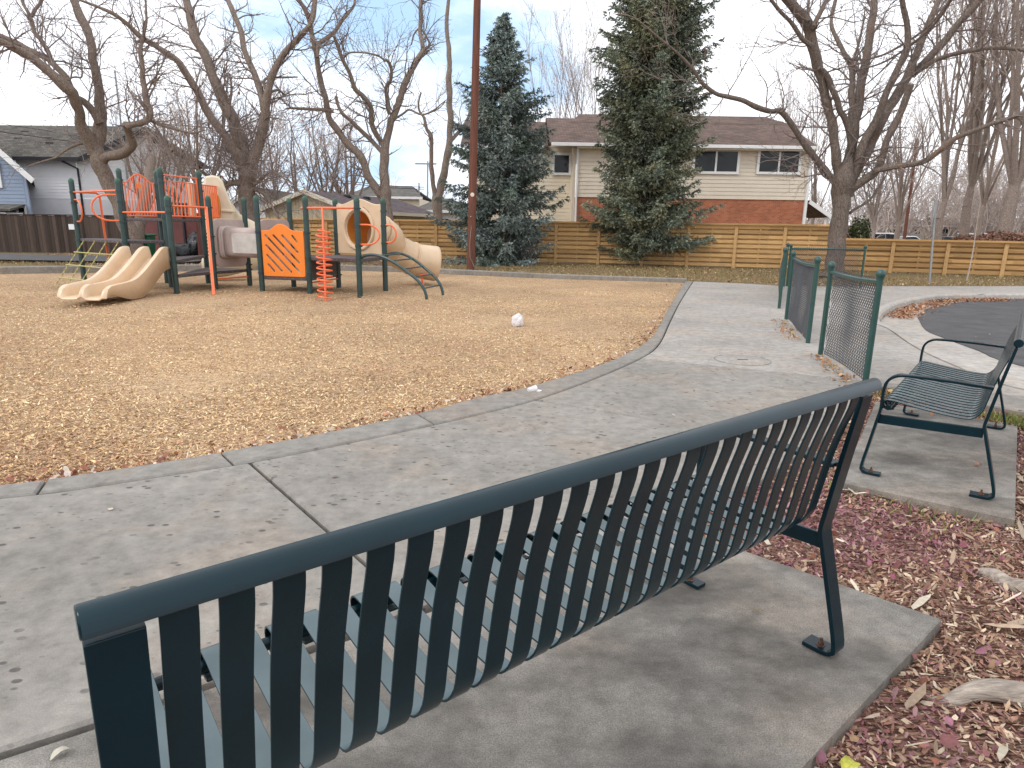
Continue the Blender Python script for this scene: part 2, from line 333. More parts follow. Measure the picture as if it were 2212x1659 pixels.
M['rubber'] = mat('tyre_rubber', (.02, .02, .02), .8, .2, 20)
M['log'] = mat('root_bark', (.36, .30, .25), .9, .45, 5, .7, 9, stretch=(.9, 8, 8), bd=.02)
# ------------------------------------------------------------------ sky and light
W = bpy.data.worlds.new('World'); S.world = W; W.use_nodes = True; nt = W.node_tree; bg = nt.nodes['Background']
SUN_EL, SUN_AZ = R(42), R(-122)      # azimuth measured from +Y towards +X
sky = nd(nt, 'ShaderNodeTexSky'); sky.sky_type = 'NISHITA'; sky.sun_disc = False; sky.sun_elevation = SUN_EL; sky.sun_rotation = SUN_AZ; sky.altitude = 1600; sky.air_density = 1.0; sky.dust_density = .6; sky.ozone_density = 1.4
bg.inputs['Strength'].default_value = .10
tc = nd(nt, 'ShaderNodeTexCoord'); vec = tc.outputs['Generated']
dc = ray(800, 170); dc = dc/np.linalg.norm(dc)
dp = nd(nt, 'ShaderNodeVectorMath', operation='DOT_PRODUCT'); nt.links.new(vec, dp.inputs[0]); dp.inputs[1].default_value = tuple(dc)
mp = nd(nt, 'ShaderNodeMapping'); mp.inputs['Scale'].default_value = (1, 1, 2.2); nt.links.new(vec, mp.inputs['Vector'])
nz = noise(nt, mp.outputs[0], 3.4, 7, .6)
ad = nd(nt, 'ShaderNodeMath', operation='MULTIPLY_ADD'); nt.links.new(nz, ad.inputs[0]); ad.inputs[1].default_value = .30; nt.links.new(dp.outputs['Value'], ad.inputs[2])
gap = ramp(nt, ad.outputs[0], [(0, 0), (1, 1)]); 
g2 = nd(nt, 'ShaderNodeMapRange'); g2.interpolation_type = 'SMOOTHSTEP'; nt.links.new(ad.outputs[0], g2.inputs[0]); g2.inputs[1].default_value = 1.098; g2.inputs[2].default_value = 1.185; g2.inputs[3].default_value = 0; g2.inputs[4].default_value = .92
cl = ramp(nt, noise(nt, mp.outputs[0], 2.1, 6, .6), [(.3, (12.3, 12.8, 13.8)), (.7, (14.3, 14.5, 14.9))])
sky_b = mix(nt, sky.outputs[0], (5.2, 8.2, 11.8), .85)
mx = nd(nt, 'ShaderNodeMix', data_type='RGBA'); nt.links.new(g2.outputs[0], mx.inputs[0]); nt.links.new(cl, mx.inputs[6]); nt.links.new(sky_b, mx.inputs[7])
nt.links.new(mx.outputs[2], bg.inputs['Color'])
sl = bpy.data.lights.new('sun', 'SUN'); sl.energy = 1.0; sl.angle = R(14); sl.color = (1, .96, .91); so = bpy.data.objects.new('sun', sl); COL.objects.link(so)
so.rotation_euler = Vector((-math.sin(SUN_AZ)*math.cos(SUN_EL), -math.cos(SUN_AZ)*math.cos(SUN_EL), -math.sin(SUN_EL))).to_track_quat('-Z', 'Y').to_euler()
S.view_settings.view_transform = 'Standard'; S.view_settings.look = 'None'; S.view_settings.exposure = .12; S.view_settings.gamma = 1
S.render.engine = 'CYCLES'; S.cycles.max_bounces = 6; S.cycles.diffuse_bounces = 3; S.cycles.glossy_bounces = 3; S.cycles.transparent_max_bounces = 4; S.cycles.use_denoising = True
# ------------------------------------------------------------------ setting: ground, chips, concrete, street
def sheet(name, poly, z, m, cell=0, amp=0.0, fr=.5, edge=0):
    bm = bmesh.new(); f = bm.faces.new([bm.verts.new((p[0], p[1], 0)) for p in poly]); f.normal_update()
    if f.normal.z < 0: f.normal_flip()
    if cell:
        xs = [p[0] for p in poly]; ys = [p[1] for p in poly]
        for lo, hi, ax in ((min(xs), max(xs), 0), (min(ys), max(ys), 1)):
            q = lo+cell
            while q < hi:
                co = [0, 0, 0]; co[ax] = q; no = [0, 0, 0]; no[ax] = 1
                bmesh.ops.bisect_plane(bm, geom=bm.verts[:]+bm.edges[:]+bm.faces[:], plane_co=co, plane_no=no); q += cell
    me = bpy.data.meshes.new(name)
    from mathutils import noise as mn
    for v in bm.verts: v.co.z = z+(amp*mn.noise(Vector((v.co.x*fr, v.co.y*fr, z*9))) if amp and not v.is_boundary else 0)
    bm.to_mesh(me); bm.free()
    me.polygons.foreach_set('use_smooth', [True]*len(me.polygons)); return tag(link(name, me, m), kind='structure')
sheet('ground', [(-900, -300), (900, -300), (900, 1500), (-900, 1500)], -.30, M['dirt'])
curb_in = [G(*p) for p in [(0, 1047), (150, 1028), (400, 990), (700, 935), (900, 893), (1040, 857), (1130, 838), (1260, 800), (1340, 770), (1395, 738), (1420, 710), (1440, 672), (1480, 607)]]
curb_out = [G(*p) for p in [(0, 1075), (150, 1058), (400, 1020), (540, 998), (700, 967), (900, 925), (1040, 893), (1160, 862), (1290, 815), (1390, 770), (1425, 740), (1447, 695), (1470, 650), (1497, 608)]]
ci = [(-9, 1.6), (-6, 2.45), (-4.4, 3.0)]+[(p.x, p.y) for p in curb_in]; co_ = [(-9.1, 1.35), (-6.1, 2.2), (-4.4, 2.78)]+[(p.x, p.y) for p in curb_out]
ci = [tuple(p) for p in catmull(ci, 4)]; co_ = [tuple(p) for p in catmull(co_, 4)]
far = [tuple(p) for p in catmull([(5.2, 19.9), (1.31, 20.75), (-1.7, 21.9), (-4.6, 22.9), (-7.2, 23.0), (-10.1, 21.9), (-13.3, 20.4), (-15.2, 19.3), (-19, 16.6), (-24, 11), (-24, 4), (-14, .5)], 5)]
play = ci[1:]+far
hollows = [(-8.35, 11.9, .9, .07), (-4.06, 14.2, .55, .05), (-1.6, 13.9, .8, .04), (-2.0, 18.2, .8, .06), (-6.7, 14.4, .5, .04), (-11.2, 16.2, .9, .04)]
wc = sheet('wood_chip_surface', play, -.035, M['chips'], .4, .045, .5)
for v in wc.data.vertices:
    for hx, hy, hr, hd_ in hollows: v.co.z -= hd_*math.exp(-((v.co.x-hx)**2+(v.co.y-hy)**2)/hr**2)
# raised far kerb
k = MB(); k2 = far[:-12]
def off(poly, d):
    out = []
    for i in range(len(poly)):
        a, b = poly[max(i-1, 0)], poly[min(i+1, len(poly)-1)]; dx, dy = b[0]-a[0], b[1]-a[1]; l = math.hypot(dx, dy); out.append((poly[i][0]+dy/l*d, poly[i][1]-dx/l*d))
    return out
back = off(k2, .22); hgt = [.085+.09*min(1, i/22) for i in range(len(k2))]
vs = []; fs = []
for i, (a, b) in enumerate(zip(k2, back)):
    c1 = (a[0]+(b[0]-a[0])*.12, a[1]+(b[1]-a[1])*.12); vs += [(a[0], a[1], -.2), (a[0], a[1], hgt[i]-.02), (c1[0], c1[1], hgt[i]), (b[0], b[1], hgt[i]), (b[0], b[1], -.2)]
for i in range(len(k2)-1):
    for j in range(4): fs.append((i*5+j, i*5+5+j, i*5+6+j, i*5+1+j))
k.add(vs, fs); tag(k.build('far_kerb', M['kerb'], smooth=True), kind='structure')
# path slabs between the joints
def clip(poly, a, b, keep=1):
    out = []; n = len(poly); nx, ny = -(b[1]-a[1]), b[0]-a[0]
    s_ = lambda p: keep*((p[0]-a[0])*nx+(p[1]-a[1])*ny)
    for i in range(n):
        p, q = poly[i], poly[(i+1) % n]; sp, sq = s_(p), s_(q)
        if sp >= 0: out.append(p)
        if sp*sq < 0: t = sp/(sp-sq); out.append((p[0]+(q[0]-p[0])*t, p[1]+(q[1]-p[1])*t))
    return out
def inset(poly, d):
    n = len(poly); ar = sum(poly[i][0]*poly[(i+1) % n][1]-poly[(i+1) % n][0]*poly[i][1] for i in range(n)); sg = 1 if ar > 0 else -1; out = []
    pts = [poly[i] for i in range(n) if math.dist(poly[i], poly[i-1]) > 1e-3]; n = len(pts)
    for i in range(n):
        a, b, c = Vector(pts[i-1]), Vector(pts[i]), Vector(pts[(i+1) % n]); e1 = (b-a).normalized(); e2 = (c-b).normalized()
        n1 = Vector((-e1.y, e1.x))*sg; n2 = Vector((-e2.y, e2.x))*sg; m_ = n1+n2
        if m_.length < .2: m_ = n1
        m_.normalize(); kk = d/max(.4, m_.dot(n1)); out.append((b.x+m_.x*kk, b.y+m_.y*kk))
    return out
def slab(mb, poly, z0, z1, gap=.006, r=.007):
    p1 = inset(poly, gap); p2 = inset(poly, gap+r); n = len(p1)
    ar = sum(p1[i][0]*p1[(i+1) % n][1]-p1[(i+1) % n][0]*p1[i][1] for i in range(n))
    if ar < 0: p1 = p1[::-1]; p2 = p2[::-1]
    vs = [(p[0], p[1], z0) for p in p1]+[(p[0], p[1], z1-r) for p in p1]+[(p[0], p[1], z1) for p in p2]
    fs = [tuple(range(2*n, 3*n))]
    for i in range(n): j = (i+1) % n; fs += [(i, j, n+j, n+i), (n+i, n+j, 2*n+j, 2*n+i)]
    mb.add(vs, fs)
def _cv(L, z): return [(lambda q: (q.x, q.y))(G((1900+x*.2712)*.8848, (600+y*.2712)*.8848, z)) for x, y in L]
gout = [tuple(p) for p in catmull([(34, 19.5), (24, 18.6)]+_cv([(2212, 437), (1850, 437), (1500, 442), (1300, 467), (1100, 512), (985, 565), (925, 625), (950, 690), (1100, 752), (1300, 880), (1500, 985), (1800, 1110), (2212, 1260)], 0)+[(6.2, 4.2), (7.65, 2.6), (10.4, .5)], 4)]
J = [((-1.69, 4.01), (-.54, 2.58)), ((.23, 5.68), (1.44, 4.94)), ((1.75, 7.63), (3.42, 6.82)), ((2.42, 10.04), (4.13, 9.97)), ((3.08, 12.28), (4.51, 11.98)), ((3.8, 14.6), (5.3, 14.2)), ((4.5, 17.2), (6, 16.9))]
pathpoly = co_[1:]+[(6.72, 19.58), (7.78, 18.81), (9.0, 18.95), (10.68, 19.3), (15.52, 20.12), (25, 21.6)]+off(gout, .175)[:-5]+[(6.6, 2.2), (5.4, 4.0), (4.6, 5.4), (3.75, 6.45), (3.40, 6.12), (2.6, 5.0), (1.55, 3.82), (.3, 2.86), (-1.26, 1.73), (-1.47, 1.6), (-3.5, .3), (-6.6, -.9)]
mb = MB()
for i in range(len(J)+1):
    pl = pathpoly; n0_ = len(mb.mi)
    if i > 0: pl = clip(pl, *J[i-1], 1)
    if i < len(J): pl = clip(pl, *J[i], -1)
    if len(pl) > 2: slab(mb, pl, -.12, 0, .010, .012); mb.mi[n0_:] = [0 if i < 3 else 1]*(len(mb.mi)-n0_)
tag(mb.build('path', [M['path'], M['path2']]), kind='structure')
mb = MB()                                            # flush edging strip between path and chips
for a in range(0, len(ci)-1, 7):
    b = min(a+7, len(ci)-1)
    pl = ci[a:b+1]+[min(co_, key=lambda q: math.dist(q, c)) for c in reversed(ci[a:b+1])]
    pl2 = []
    for p in pl:
        if not pl2 or math.dist(p, pl2[-1]) > .02: pl2.append(p)
    slab(mb, pl2, -.2, .004, .007, .012)
tag(mb.build('path_edging', M['kerb']), kind='structure')
mb = MB(); slab(mb, [(1.75, 2.35), (.86, 3.17), (-1.285, 1.69), (-1.49, 1.56), (-3.5, .26), (-2.4, -1.2)], -.12, -.004); tag(mb.build('bench_pad', M['pad']), kind='structure')
mb = MB(); slab(mb, [(2.04, 3.82), (2.75, 3.30), (4.10, 5.09), (3.35, 5.85)], -.12, -.002); tag(mb.build('bench_pad', M['pad']), kind='structure')
MUL = [(-2.5, -1.0), (1.5, 2.3), (.75, 3.0), (1.4, 3.95), (2.45, 5.1), (3.3, 6.3), (3.75, 6.6), (4.75, 5.5), (5.4, 4.0), (6.6, 2.2), (9, 1.8), (9, -2), (0, -3)]
sheet('mulch_bed', MUL, -.066, M['mulch'], .25, .025, 2.0)
# street, gutter and kerb of the turning circle
gin = [tuple(p) for p in catmull([(34, 18.6), (24, 17.7)]+_cv([(2212, 480), (1800, 494), (1500, 524), (1340, 565), (1258, 620), (1270, 670), (1330, 758), (1500, 832), (1800, 942), (2212, 1085)], -.128)+[(7.2, 5.4), (8.5, 3.6), (11.2, 1.3)], 4)]
sheet('street', gin+[(60, -10), (60, 20)], -.128, M['asphalt'])
sheet('gutter', [(p[0], p[1]) for p in gout]+gin[::-1], -.135, M['walk'])
top = [min([(25, 19.3)]+pathpoly, key=lambda q: 0)]
vs = []; fs = []; kb = off(gout, .17)
for i in range(len(gout)):
    a, b = gout[i], kb[i]; m_ = (a[0]+(b[0]-a[0])*.3, a[1]+(b[1]-a[1])*.3); vs += [(a[0], a[1], -.2), (a[0]+(b[0]-a[0])*.1, a[1]+(b[1]-a[1])*.1, -.03), (m_[0], m_[1], .003), (b[0], b[1], .005), (b[0], b[1], -.2)]
for i in range(len(gout)-1):
    for j in range(4): fs.append((i*5+j, i*5+5+j, i*5+6+j, i*5+1+j))
mb = MB(); mb.add(vs, fs); tag(mb.build('street_kerb', M['walk'], smooth=True), kind='structure')
lawn = back[::-1]+[(6.75, 19.6), (7.8, 18.83), (9, 18.97), (10.7, 19.32), (15.5, 20.14), (25, 21.62), (60, 27), (60, 62), (-70, 62), (-70, 8)]
sheet('lawn', lawn, -.03, M['lawn'], 1.2, .08, .3)
sheet('alley', [(-70, 24.6), (-20.5, 25.2), (-12.5, 25.0), (-12.2, 27.6), (-20, 29.4), (-70, 31)], .055, M['asphalt'])
sheet('far_road', [(-200, 66), (220, 66), (220, 120), (-200, 120)], -.2, M['asphalt'])
# manhole lid and its ring
o = empty('manhole_cover', (2.75, 7.70, 0), 'round concrete-grey manhole cover set flush in the path near the chain-link fence', 'manhole cover')
mb = MB(); mb.lathe((2.75, 7.70, 0), [(.31, -.02), (.31, .004), (.285, .006)], 36); mb.build('lid', M['path2'], o)
mb = MB(); mb.tube([(2.75+.325*math.cos(t), 7.70+.325*math.sin(t), -.001) for t in np.linspace(0, 2*math.pi, 37)[:-1]], .006, 6, closed=True); mb.build('ring', M['kerb'], o)
mb = MB(); mb.bar((2.69, 7.7, .007), (2.81, 7.69, .007), .02, .006); mb.build('lift_slot', M['black'], o)
# ------------------------------------------------------------------ loose litter (uncountable)
from mathutils import geometry
def inpoly(P, poly):
    x, y = P[:, 0], P[:, 1]; c = np.zeros(len(P), bool); n = len(poly)
    for i in range(n):
        x1, y1 = poly[i]; x2, y2 = poly[i-1]
        if y1 == y2: continue
        c ^= ((y1 > y) != (y2 > y)) & (x < (x2-x1)*(y-y1)/(y2-y1)+x1)
    return c
def chips(name, P, z, lmin, lmax, wr, pal, tilt=.35, th=.25, m=None, curl=.0, pal2=None, fr=1.0):
    n = len(P); a = RNG.uniform(0, 2*np.pi, n); L = RNG.uniform(lmin, lmax, n)*RNG.choice([.6, 1, 1, 1.35], n); Wd = L*RNG.uniform(wr[0], wr[1], n)
    t1 = RNG.normal(0, tilt, n); t2 = RNG.normal(0, tilt*1.3, n)
    ux = np.stack([np.cos(a)*np.cos(t1), np.sin(a)*np.cos(t1), np.sin(t1)], 1); vx = np.stack([-np.sin(a)*np.cos(t2), np.cos(a)*np.cos(t2), np.sin(t2)], 1)
    zz = z+np.abs(np.sin(t1))*L*.5+np.abs(np.sin(t2))*Wd*.4+RNG.uniform(.001, .009, n)
    ctr = np.stack([P[:, 0], P[:, 1], zz], 1); N = np.cross(ux, vx)
    sh = np.array([[-.5, -.28], [-.12, -.5], [.3, -.42], [.5, .02], [.22, .5], [-.3, .4]]); k = len(sh)
    V = np.zeros((n, k, 3))
    for j in range(k):
        q = sh[j][None]*RNG.uniform(.7, 1.3, (n, 2)); V[:, j] = ctr+ux*(q[:, :1]*L[:, None])+vx*(q[:, 1:]*Wd[:, None])+N*(curl*np.abs(q[:, 1:])*Wd[:, None]*RNG.uniform(-.2, 1, (n, 1)))
    F = np.arange(n*k).reshape(n, k); pal = np.array(pal); c = pal[RNG.integers(0, len(pal), n)]*RNG.uniform(.7, 1.25, (n, 1))
    if pal2:
        from mathutils import noise as mn
        w = np.array([mn.fractal(Vector((p[0]*fr, p[1]*fr, 1.7)), 1.0, 2.0, 3) for p in P]); k2_ = RNG.random(n) < np.clip((.42 if fr > .9 else -.02)+1.5*w, .02, .95); q2 = np.array(pal2)[RNG.integers(0, len(pal2), n)]*RNG.uniform(.7, 1.25, (n, 1)); c = np.where(k2_[:, None], q2, c)
    return tag(bulk(name, V.reshape(-1, 3), F, m or M['tint'], col=np.repeat(c, k, 0)), kind='stuff')
def scatter(n, x0, x1, y0, y1, poly, near=0, holes=()):
    y = (y0*(y1/y0)**RNG.uniform(0, 1, n)) if near else RNG.uniform(y0, y1, n); P = np.stack([RNG.uniform(x0, x1, n), y], 1)
    if near: P[:, 0] = RNG.uniform(-1, 1, n)*(y*.92+.4)
    k = inpoly(P, poly)
    for h in holes: k &= ~inpoly(P, h)
    return P[k]
CH = [(.76, .55, .31), (.66, .46, .25), (.84, .65, .40), (.58, .38, .19), (.72, .50, .26), (.48, .28, .15), (.80, .60, .37)]; CH2 = [(.46, .25, .16), (.36, .18, .12), (.56, .36, .22), (.28, .14, .10)]
P = scatter(300000, 0, 0, 3.2, 17, play, 1)
chips('loose_wood_chips', P, -.03, .012, .033, (.18, .42), CH+CH2[:1], .32, pal2=CH2[:1]+CH2[2:3]+CH[3:6], fr=.5)
P = scatter(2600, -4, 6, 3, 21, inset(play, .0)); edge = [p for p in P if min(math.dist(p, q) for q in ci) < .55]
P2 = np.array(edge+[(q[0]+random.gauss(0, .12), q[1]+abs(random.gauss(0, .10))) for q in ci[8:] for _ in range(26)]); P2 = P2[inpoly(P2, play)]
chips('edge_leaf_litter', P2, -.026, .018, .045, (.4, .8), [(.40, .17, .10), (.32, .14, .09), (.52, .30, .17), (.60, .50, .42), (.22, .09, .06)], .5, m=M['leaf'])
MC = [(.40, .21, .15), (.52, .34, .22), (.28, .13, .10), (.60, .44, .29), (.32, .11, .11), (.44, .25, .17), (.66, .53, .38), (.24, .12, .09), (.34, .10, .12)]
hol = [[(2.04, 3.82), (2.75, 3.30), (4.10, 5.09), (3.35, 5.85)], [(1.75, 2.35), (.86, 3.17), (-1.285, 1.69), (-3.5, .26), (-2.4, -1.2)]]
P = scatter(170000, .8, 5.4, .7, 6.4, MUL, 0, hol)
chips('loose_mulch', P, -.060, .009, .036, (.14, .45), [(.40, .25, .17), (.48, .33, .22), (.30, .165, .12), (.56, .42, .29), (.36, .21, .15), (.62, .50, .37), (.24, .12, .09), (.30, .15, .11)], .42, pal2=[(.31, .16, .155), (.25, .105, .11), (.36, .205, .18), (.21, .095, .10), (.29, .13, .17), (.33, .19, .19)], fr=1.1)
P = scatter(4500, .8, 5, .7, 6.4, MUL, 0, hol)
chips('mulch_leaf_bits', P, -.048, .014, .036, (.5, .95), [(.24, .075, .10), (.25, .10, .065), (.30, .13, .17), (.30, .16, .10), (.21, .085, .085), (.38, .24, .14)], .55, m=M['leaf'], curl=.5)
P = scatter(520, 1, 4.6, 1.0, 4.2, MUL, 0, hol)
chips('weathered_wood_slivers', P, -.045, .05, .12, (.13, .26), [(.48, .38, .29), (.38, .28, .20), (.62, .54, .42), (.30, .22, .15)], .25)
GR = [tuple(p) for p in [(-30, 22), (-12, 24), (-4.5, 23.3), (1.4, 21.1), (6.7, 19.8), (7.8, 19.0), (10.7, 19.5), (25, 21.8), (25, 30), (-30, 36)]]
P = scatter(24000, -22, 22, 19, 33, GR)
chips('fallen_leaves', P, -.02, .025, .065, (.5, .9), [(.42, .24, .12), (.34, .17, .09), (.50, .33, .18), (.28, .13, .08), (.56, .42, .27)], .4, m=M['leaf'], curl=.4)
gl = [(.5*(a[0]+b[0]), .5*(a[1]+b[1])) for a, b in zip(gout, off(gout, -.5))]
P = np.array([(q[0]+random.gauss(0, .16), q[1]+random.gauss(0, .16)) for q in off(gout, -.25)[8:30] for _ in range(130)])
chips('gutter_leaves', P, -.13, .025, .055, (.5, .9), [(.40, .20, .11), (.30, .14, .08), (.48, .29, .16), (.24, .11, .07)], .5, m=M['leaf'], curl=.4)
fl = [(3.92, 8.18), (3.7, 6.9), (4.16, 9.14), (4.81, 11.51)]
P = np.array([((1-t)*3.87+t*3.55+random.gauss(-.07, .06), (1-t)*8.1+t*6.6) for t in RNG.uniform(0, 1, 150)]+[((1-t)*4.1+t*4.75+random.gauss(-.1, .07), (1-t)*9.2+t*11.4) for t in RNG.uniform(0, 1, 130)]+[(random.gauss(3.62, .2), random.gauss(6.05, .2)) for _ in range(200)])
chips('fence_foot_leaves', P, .0, .02, .045, (.5, .9), [(.40, .19, .10), (.32, .15, .08), (.46, .28, .15), (.42, .32, .16)], .55, m=M['leaf'], curl=.5)
P = np.concatenate([scatter(170, -3, 5, 2.5, 14, co_[3:]+[(4.3, 13), (3.5, 6.6), (1.2, 3.9), (-1.2, 2.0), (-3, 1.5)], 0), np.array([(random.uniform(5.8, 12), random.uniform(5, 15)) for _ in range(60)])])
k = P[:, 0] < 5.3; chips('stray_bits', P, .0, .015, .04, (.3, .7), [(.42, .33, .2), (.12, .09, .07), (.55, .47, .36), (.20, .12, .08), (.6, .56, .5)], .2, m=M['leaf'])
# grass tufts at the verge
def blades(name, P, z, h0, h1, pal):
    n = len(P); a = RNG.uniform(0, 2*np.pi, n); h = RNG.uniform(h0, h1, n); ln = RNG.normal(0, .5, (n, 2)); w = .004+.03*h
    d = np.stack([np.cos(a), np.sin(a)], 1); V = np.zeros((n, 3, 3))
    V[:, 0, :2] = P-d*w[:, None]; V[:, 1, :2] = P+d*w[:, None]; V[:, :2, 2] = z; V[:, 2, :2] = P+ln*h[:, None]; V[:, 2, 2] = z+h
    c = np.array(pal)[RNG.integers(0, len(pal), n)]*RNG.uniform(.7, 1.3, (n, 1))
    return tag(bulk(name, V.reshape(-1, 3), np.arange(3*n).reshape(n, 3), M['leaf'], col=np.repeat(c, 3, 0)), kind='stuff')
P = np.concatenate([np.array([(random.gauss(3.86, .12), random.gauss(6.22, .09)) for _ in range(1500)]), np.array([(4.25+t*.5+random.gauss(0, .10), 5.42-t*.75+random.gauss(0, .08)) for t in RNG.uniform(-.1, 1.2, 3600)]), np.array([(random.uniform(2.1, 2.9)+random.gauss(0, .1), random.gauss(3.5, .2)) for _ in range(160)])])
k = ~inpoly(P, hol[0]); blades('verge_grass', P[k], -.055, .025, .07, [(.16, .20, .05), (.24, .25, .07), (.30, .24, .10), (.12, .16, .04)])
P = scatter(34000, -4, 20, 19.8, 29, GR); P = np.concatenate([P, scatter(9000, -24, -10, 20, 25, GR)]); blades('lawn_grass', P, -.03, .05, .12, [(.34, .25, .12), (.26, .20, .08), (.22, .19, .07), (.40, .30, .15)])
# ------------------------------------------------------------------ benches
def bench(name, label, L, n, loc, rz, hs=1.0, arms=(1, 1)):
    t = empty(name, loc, label, 'bench', 'green metal strap benches', rz)
    Z = lambda pr: [(a, b*hs) for a, b in pr]
    rear = Z([tuple(p) for p in catmull([(.115, .011), (.045, .011), (.012, .02), (.004, .055), (.05, .23), (.097, .40), (.104, .435), (.096, .49), (.062, .70), (.028, .895)], 4)])
    frontleg = Z([tuple(p) for p in catmull([(.585, .011), (.655, .011), (.688, .02), (.696, .055), (.67, .22), (.644, .385)], 4)])
    arm = Z([tuple(p) for p in catmull([(.644, .385), (.636, .44), (.634, .56), (.622, .615), (.585, .65), (.52, .664), (.3, .664), (.092, .655)], 4)])
    strap = Z([tuple(p) for p in catmull([(.028, .912), (.034, .87), (.06, .79), (.085, .70), (.112, .565), (.128, .495), (.165, .448), (.215, .438), (.33, .446), (.50, .468), (.595, .482), (.628, .476), (.640, .456), (.630, .432), (.604, .424), (.575, .43)], 3)])
    hw = .036
    for sx in (-1, 1):
        x = sx*(L/2-hw); xi = x-sx*0
        mb = MB(); mb.strip(rear, x-hw, x+hw, .016); mb.build('rear_leg', M['bench'], t, True, .003, True)
        if not arms[(sx+1)//2]: continue
        mb = MB(); mb.strip(frontleg, x-.028, x+.028, .016); mb.build('front_leg', M['bench'], t, True, .003, True)
        mb = MB(); mb.strip(arm, x-.028, x+.028, .016); mb.build('armrest', M['bench'], t, True, .003, True)
        mb = MB(); mb.bar((x, .103, .385*hs), (x, .642, .37*hs), .014, .058); mb.build('seat_bearer', M['bench'], t, False, .003, True)
        for d in (.06, .64):
            mb = MB(); mb.lathe((x-.004, d, .018), [(.017, 0), (.017, .003), (.010, .004), (.010, .016), (.006, .018), (.006, .03), (.003, .031)], 6); mb.build('anchor_bolt', M['bolt'], t, False, 0, True)
    mb = MB(); mb.tube([(-L/2-.003, .022, .925*hs), (-L/2+.0, .022, .925*hs), (L/2, .022, .925*hs), (L/2+.003, .022, .925*hs)], .0235, 20); mb.build('top_rail', M['bench'], t, True, .004, True)
    for d, z in ((.598, .452),):
        mb = MB(); mb.tube([(-L/2+.02, d, z*hs), (L/2-.02, d, z*hs)], .0165, 10); mb.build('support_tube', M['bench'], t, True, 0, True)
    pitch = (L-.072)/(n+1)
    for i in range(n):
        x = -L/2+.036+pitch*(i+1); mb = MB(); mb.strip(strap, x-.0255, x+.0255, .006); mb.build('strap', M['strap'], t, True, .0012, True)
    return t
zr = 1.012; Rr, Lr = G(1890, 828, zr), G(165, 1340, zr); a = (Rr-Lr); BL = a.length-.005; a.normalize(); mid = (Rr+Lr)/2; nn = Vector((-a.y, a.x, 0)); mid -= nn*.022
bench('park_bench', 'larger dark green metal strap bench seen from behind on the near pad', BL, 27, (mid.x, mid.y, -.004), math.atan2(a.y, a.x), 1.094, (0, 1))
rl, fl_ = G(2145, 1079), G(1858, 1025); n2 = (fl_-rl).normalized(); a2 = Vector((.612, .791, 0)); L2 = 1.86; c2 = rl+a2*(L2/2-.036)
bench('park_bench', 'smaller green metal bench seen end-on, on its own pad beside the turning circle', L2, 21, (c2.x, c2.y, -.002), math.atan2(a2.y, a2.x))
# exposed roots in the mulch
from mathutils import noise as mnoise
def lump_tube(name, pts, rs, m, label, cat):
    mb = MB(); pts = [Vector(p) for p in catmull(pts, 6)]; rr = np.interp(np.linspace(0, 1, len(pts)), np.linspace(0, 1, len(rs)), rs)
    mb.tube(pts, [float(r*(1+.14*mnoise.noise(p*7))) for r, p in zip(rr, pts)], 14); o = mb.build(name, m, None, True); return tag(o, label, cat)
p1, p2, p3 = G(2040, 1478), G(2130, 1474), G(2260, 1492)
lump_tube('tree_root', [(p1.x-.05, p1.y, -.075), (p1.x+.03, p1.y-.005, -.06), (p2.x, p2.y, -.03), (p3.x, p3.y, -.03), (p3.x+.4, p3.y-.12, -.01)], [.015, .026, .038, .046, .055], M['log'], 'thick weathered tree root lying exposed in the red mulch beside the bench pad', 'root')
p1, p2 = G(2105, 1205), G(2212, 1250)
lump_tube('tree_root', [(p1.x, p1.y, -.08), ((p1.x+p2.x)/2, (p1.y+p2.y)/2+.02, -.052), (p2.x, p2.y, -.05), (p2.x+.4, p2.y-.15, -.03)], [.02, .036, .045, .055], M['log'], 'thinner half-buried tree root in the mulch between the two bench pads', 'root')
# white ball of rubbish on the chips, cup by the edging
def crumple(name, c, r, m, label, cat, sq=(1, 1, 1), seed=0):
    bm = bmesh.new(); bmesh.ops.create_icosphere(bm, subdivisions=4, radius=1)
    for v in bm.verts:
        p = v.co.copy(); f = 1+.22*mnoise.noise(p*1.7+Vector((seed, 0, 0)))+.10*abs(mnoise.noise(p*5+Vector((0, seed, 0))))-.06
        v.co = Vector((p.x*sq[0], p.y*sq[1], p.z*sq[2]))*f*r
    me = bpy.data.meshes.new(name); bm.to_mesh(me); bm.free(); me.polygons.foreach_set('use_smooth', [True]*len(me.polygons)); o = link(name, me, m); o.location = c; return tag(o, label, cat)
b = G(1117, 703); crumple('crumpled_bag', (b.x, b.y, .07), .115, M['paper'], 'crumpled white plastic bag lying alone on the wood chips', 'litter', (.9, .9, 1.0), 3)
b = G(1152, 846); o = empty('paper_cup', (b.x, b.y, 0), 'small pale discarded cup lying at the edge of the wood chips', 'litter')
mb = MB(); mb.lathe((b.x-.05, b.y, .012), [(.022, 0), (.034, .085), (.030, .085), (.019, .004)], 16, axis=(.9, .35, .12)); mb.build('cup', M['paper'], o, True)
mb = MB(); mb.lathe((b.x+.045, b.y+.03, .0), [(.036, 0), (.036, .006), (.03, .008)], 16); mb.build('lid', M['white'], o)
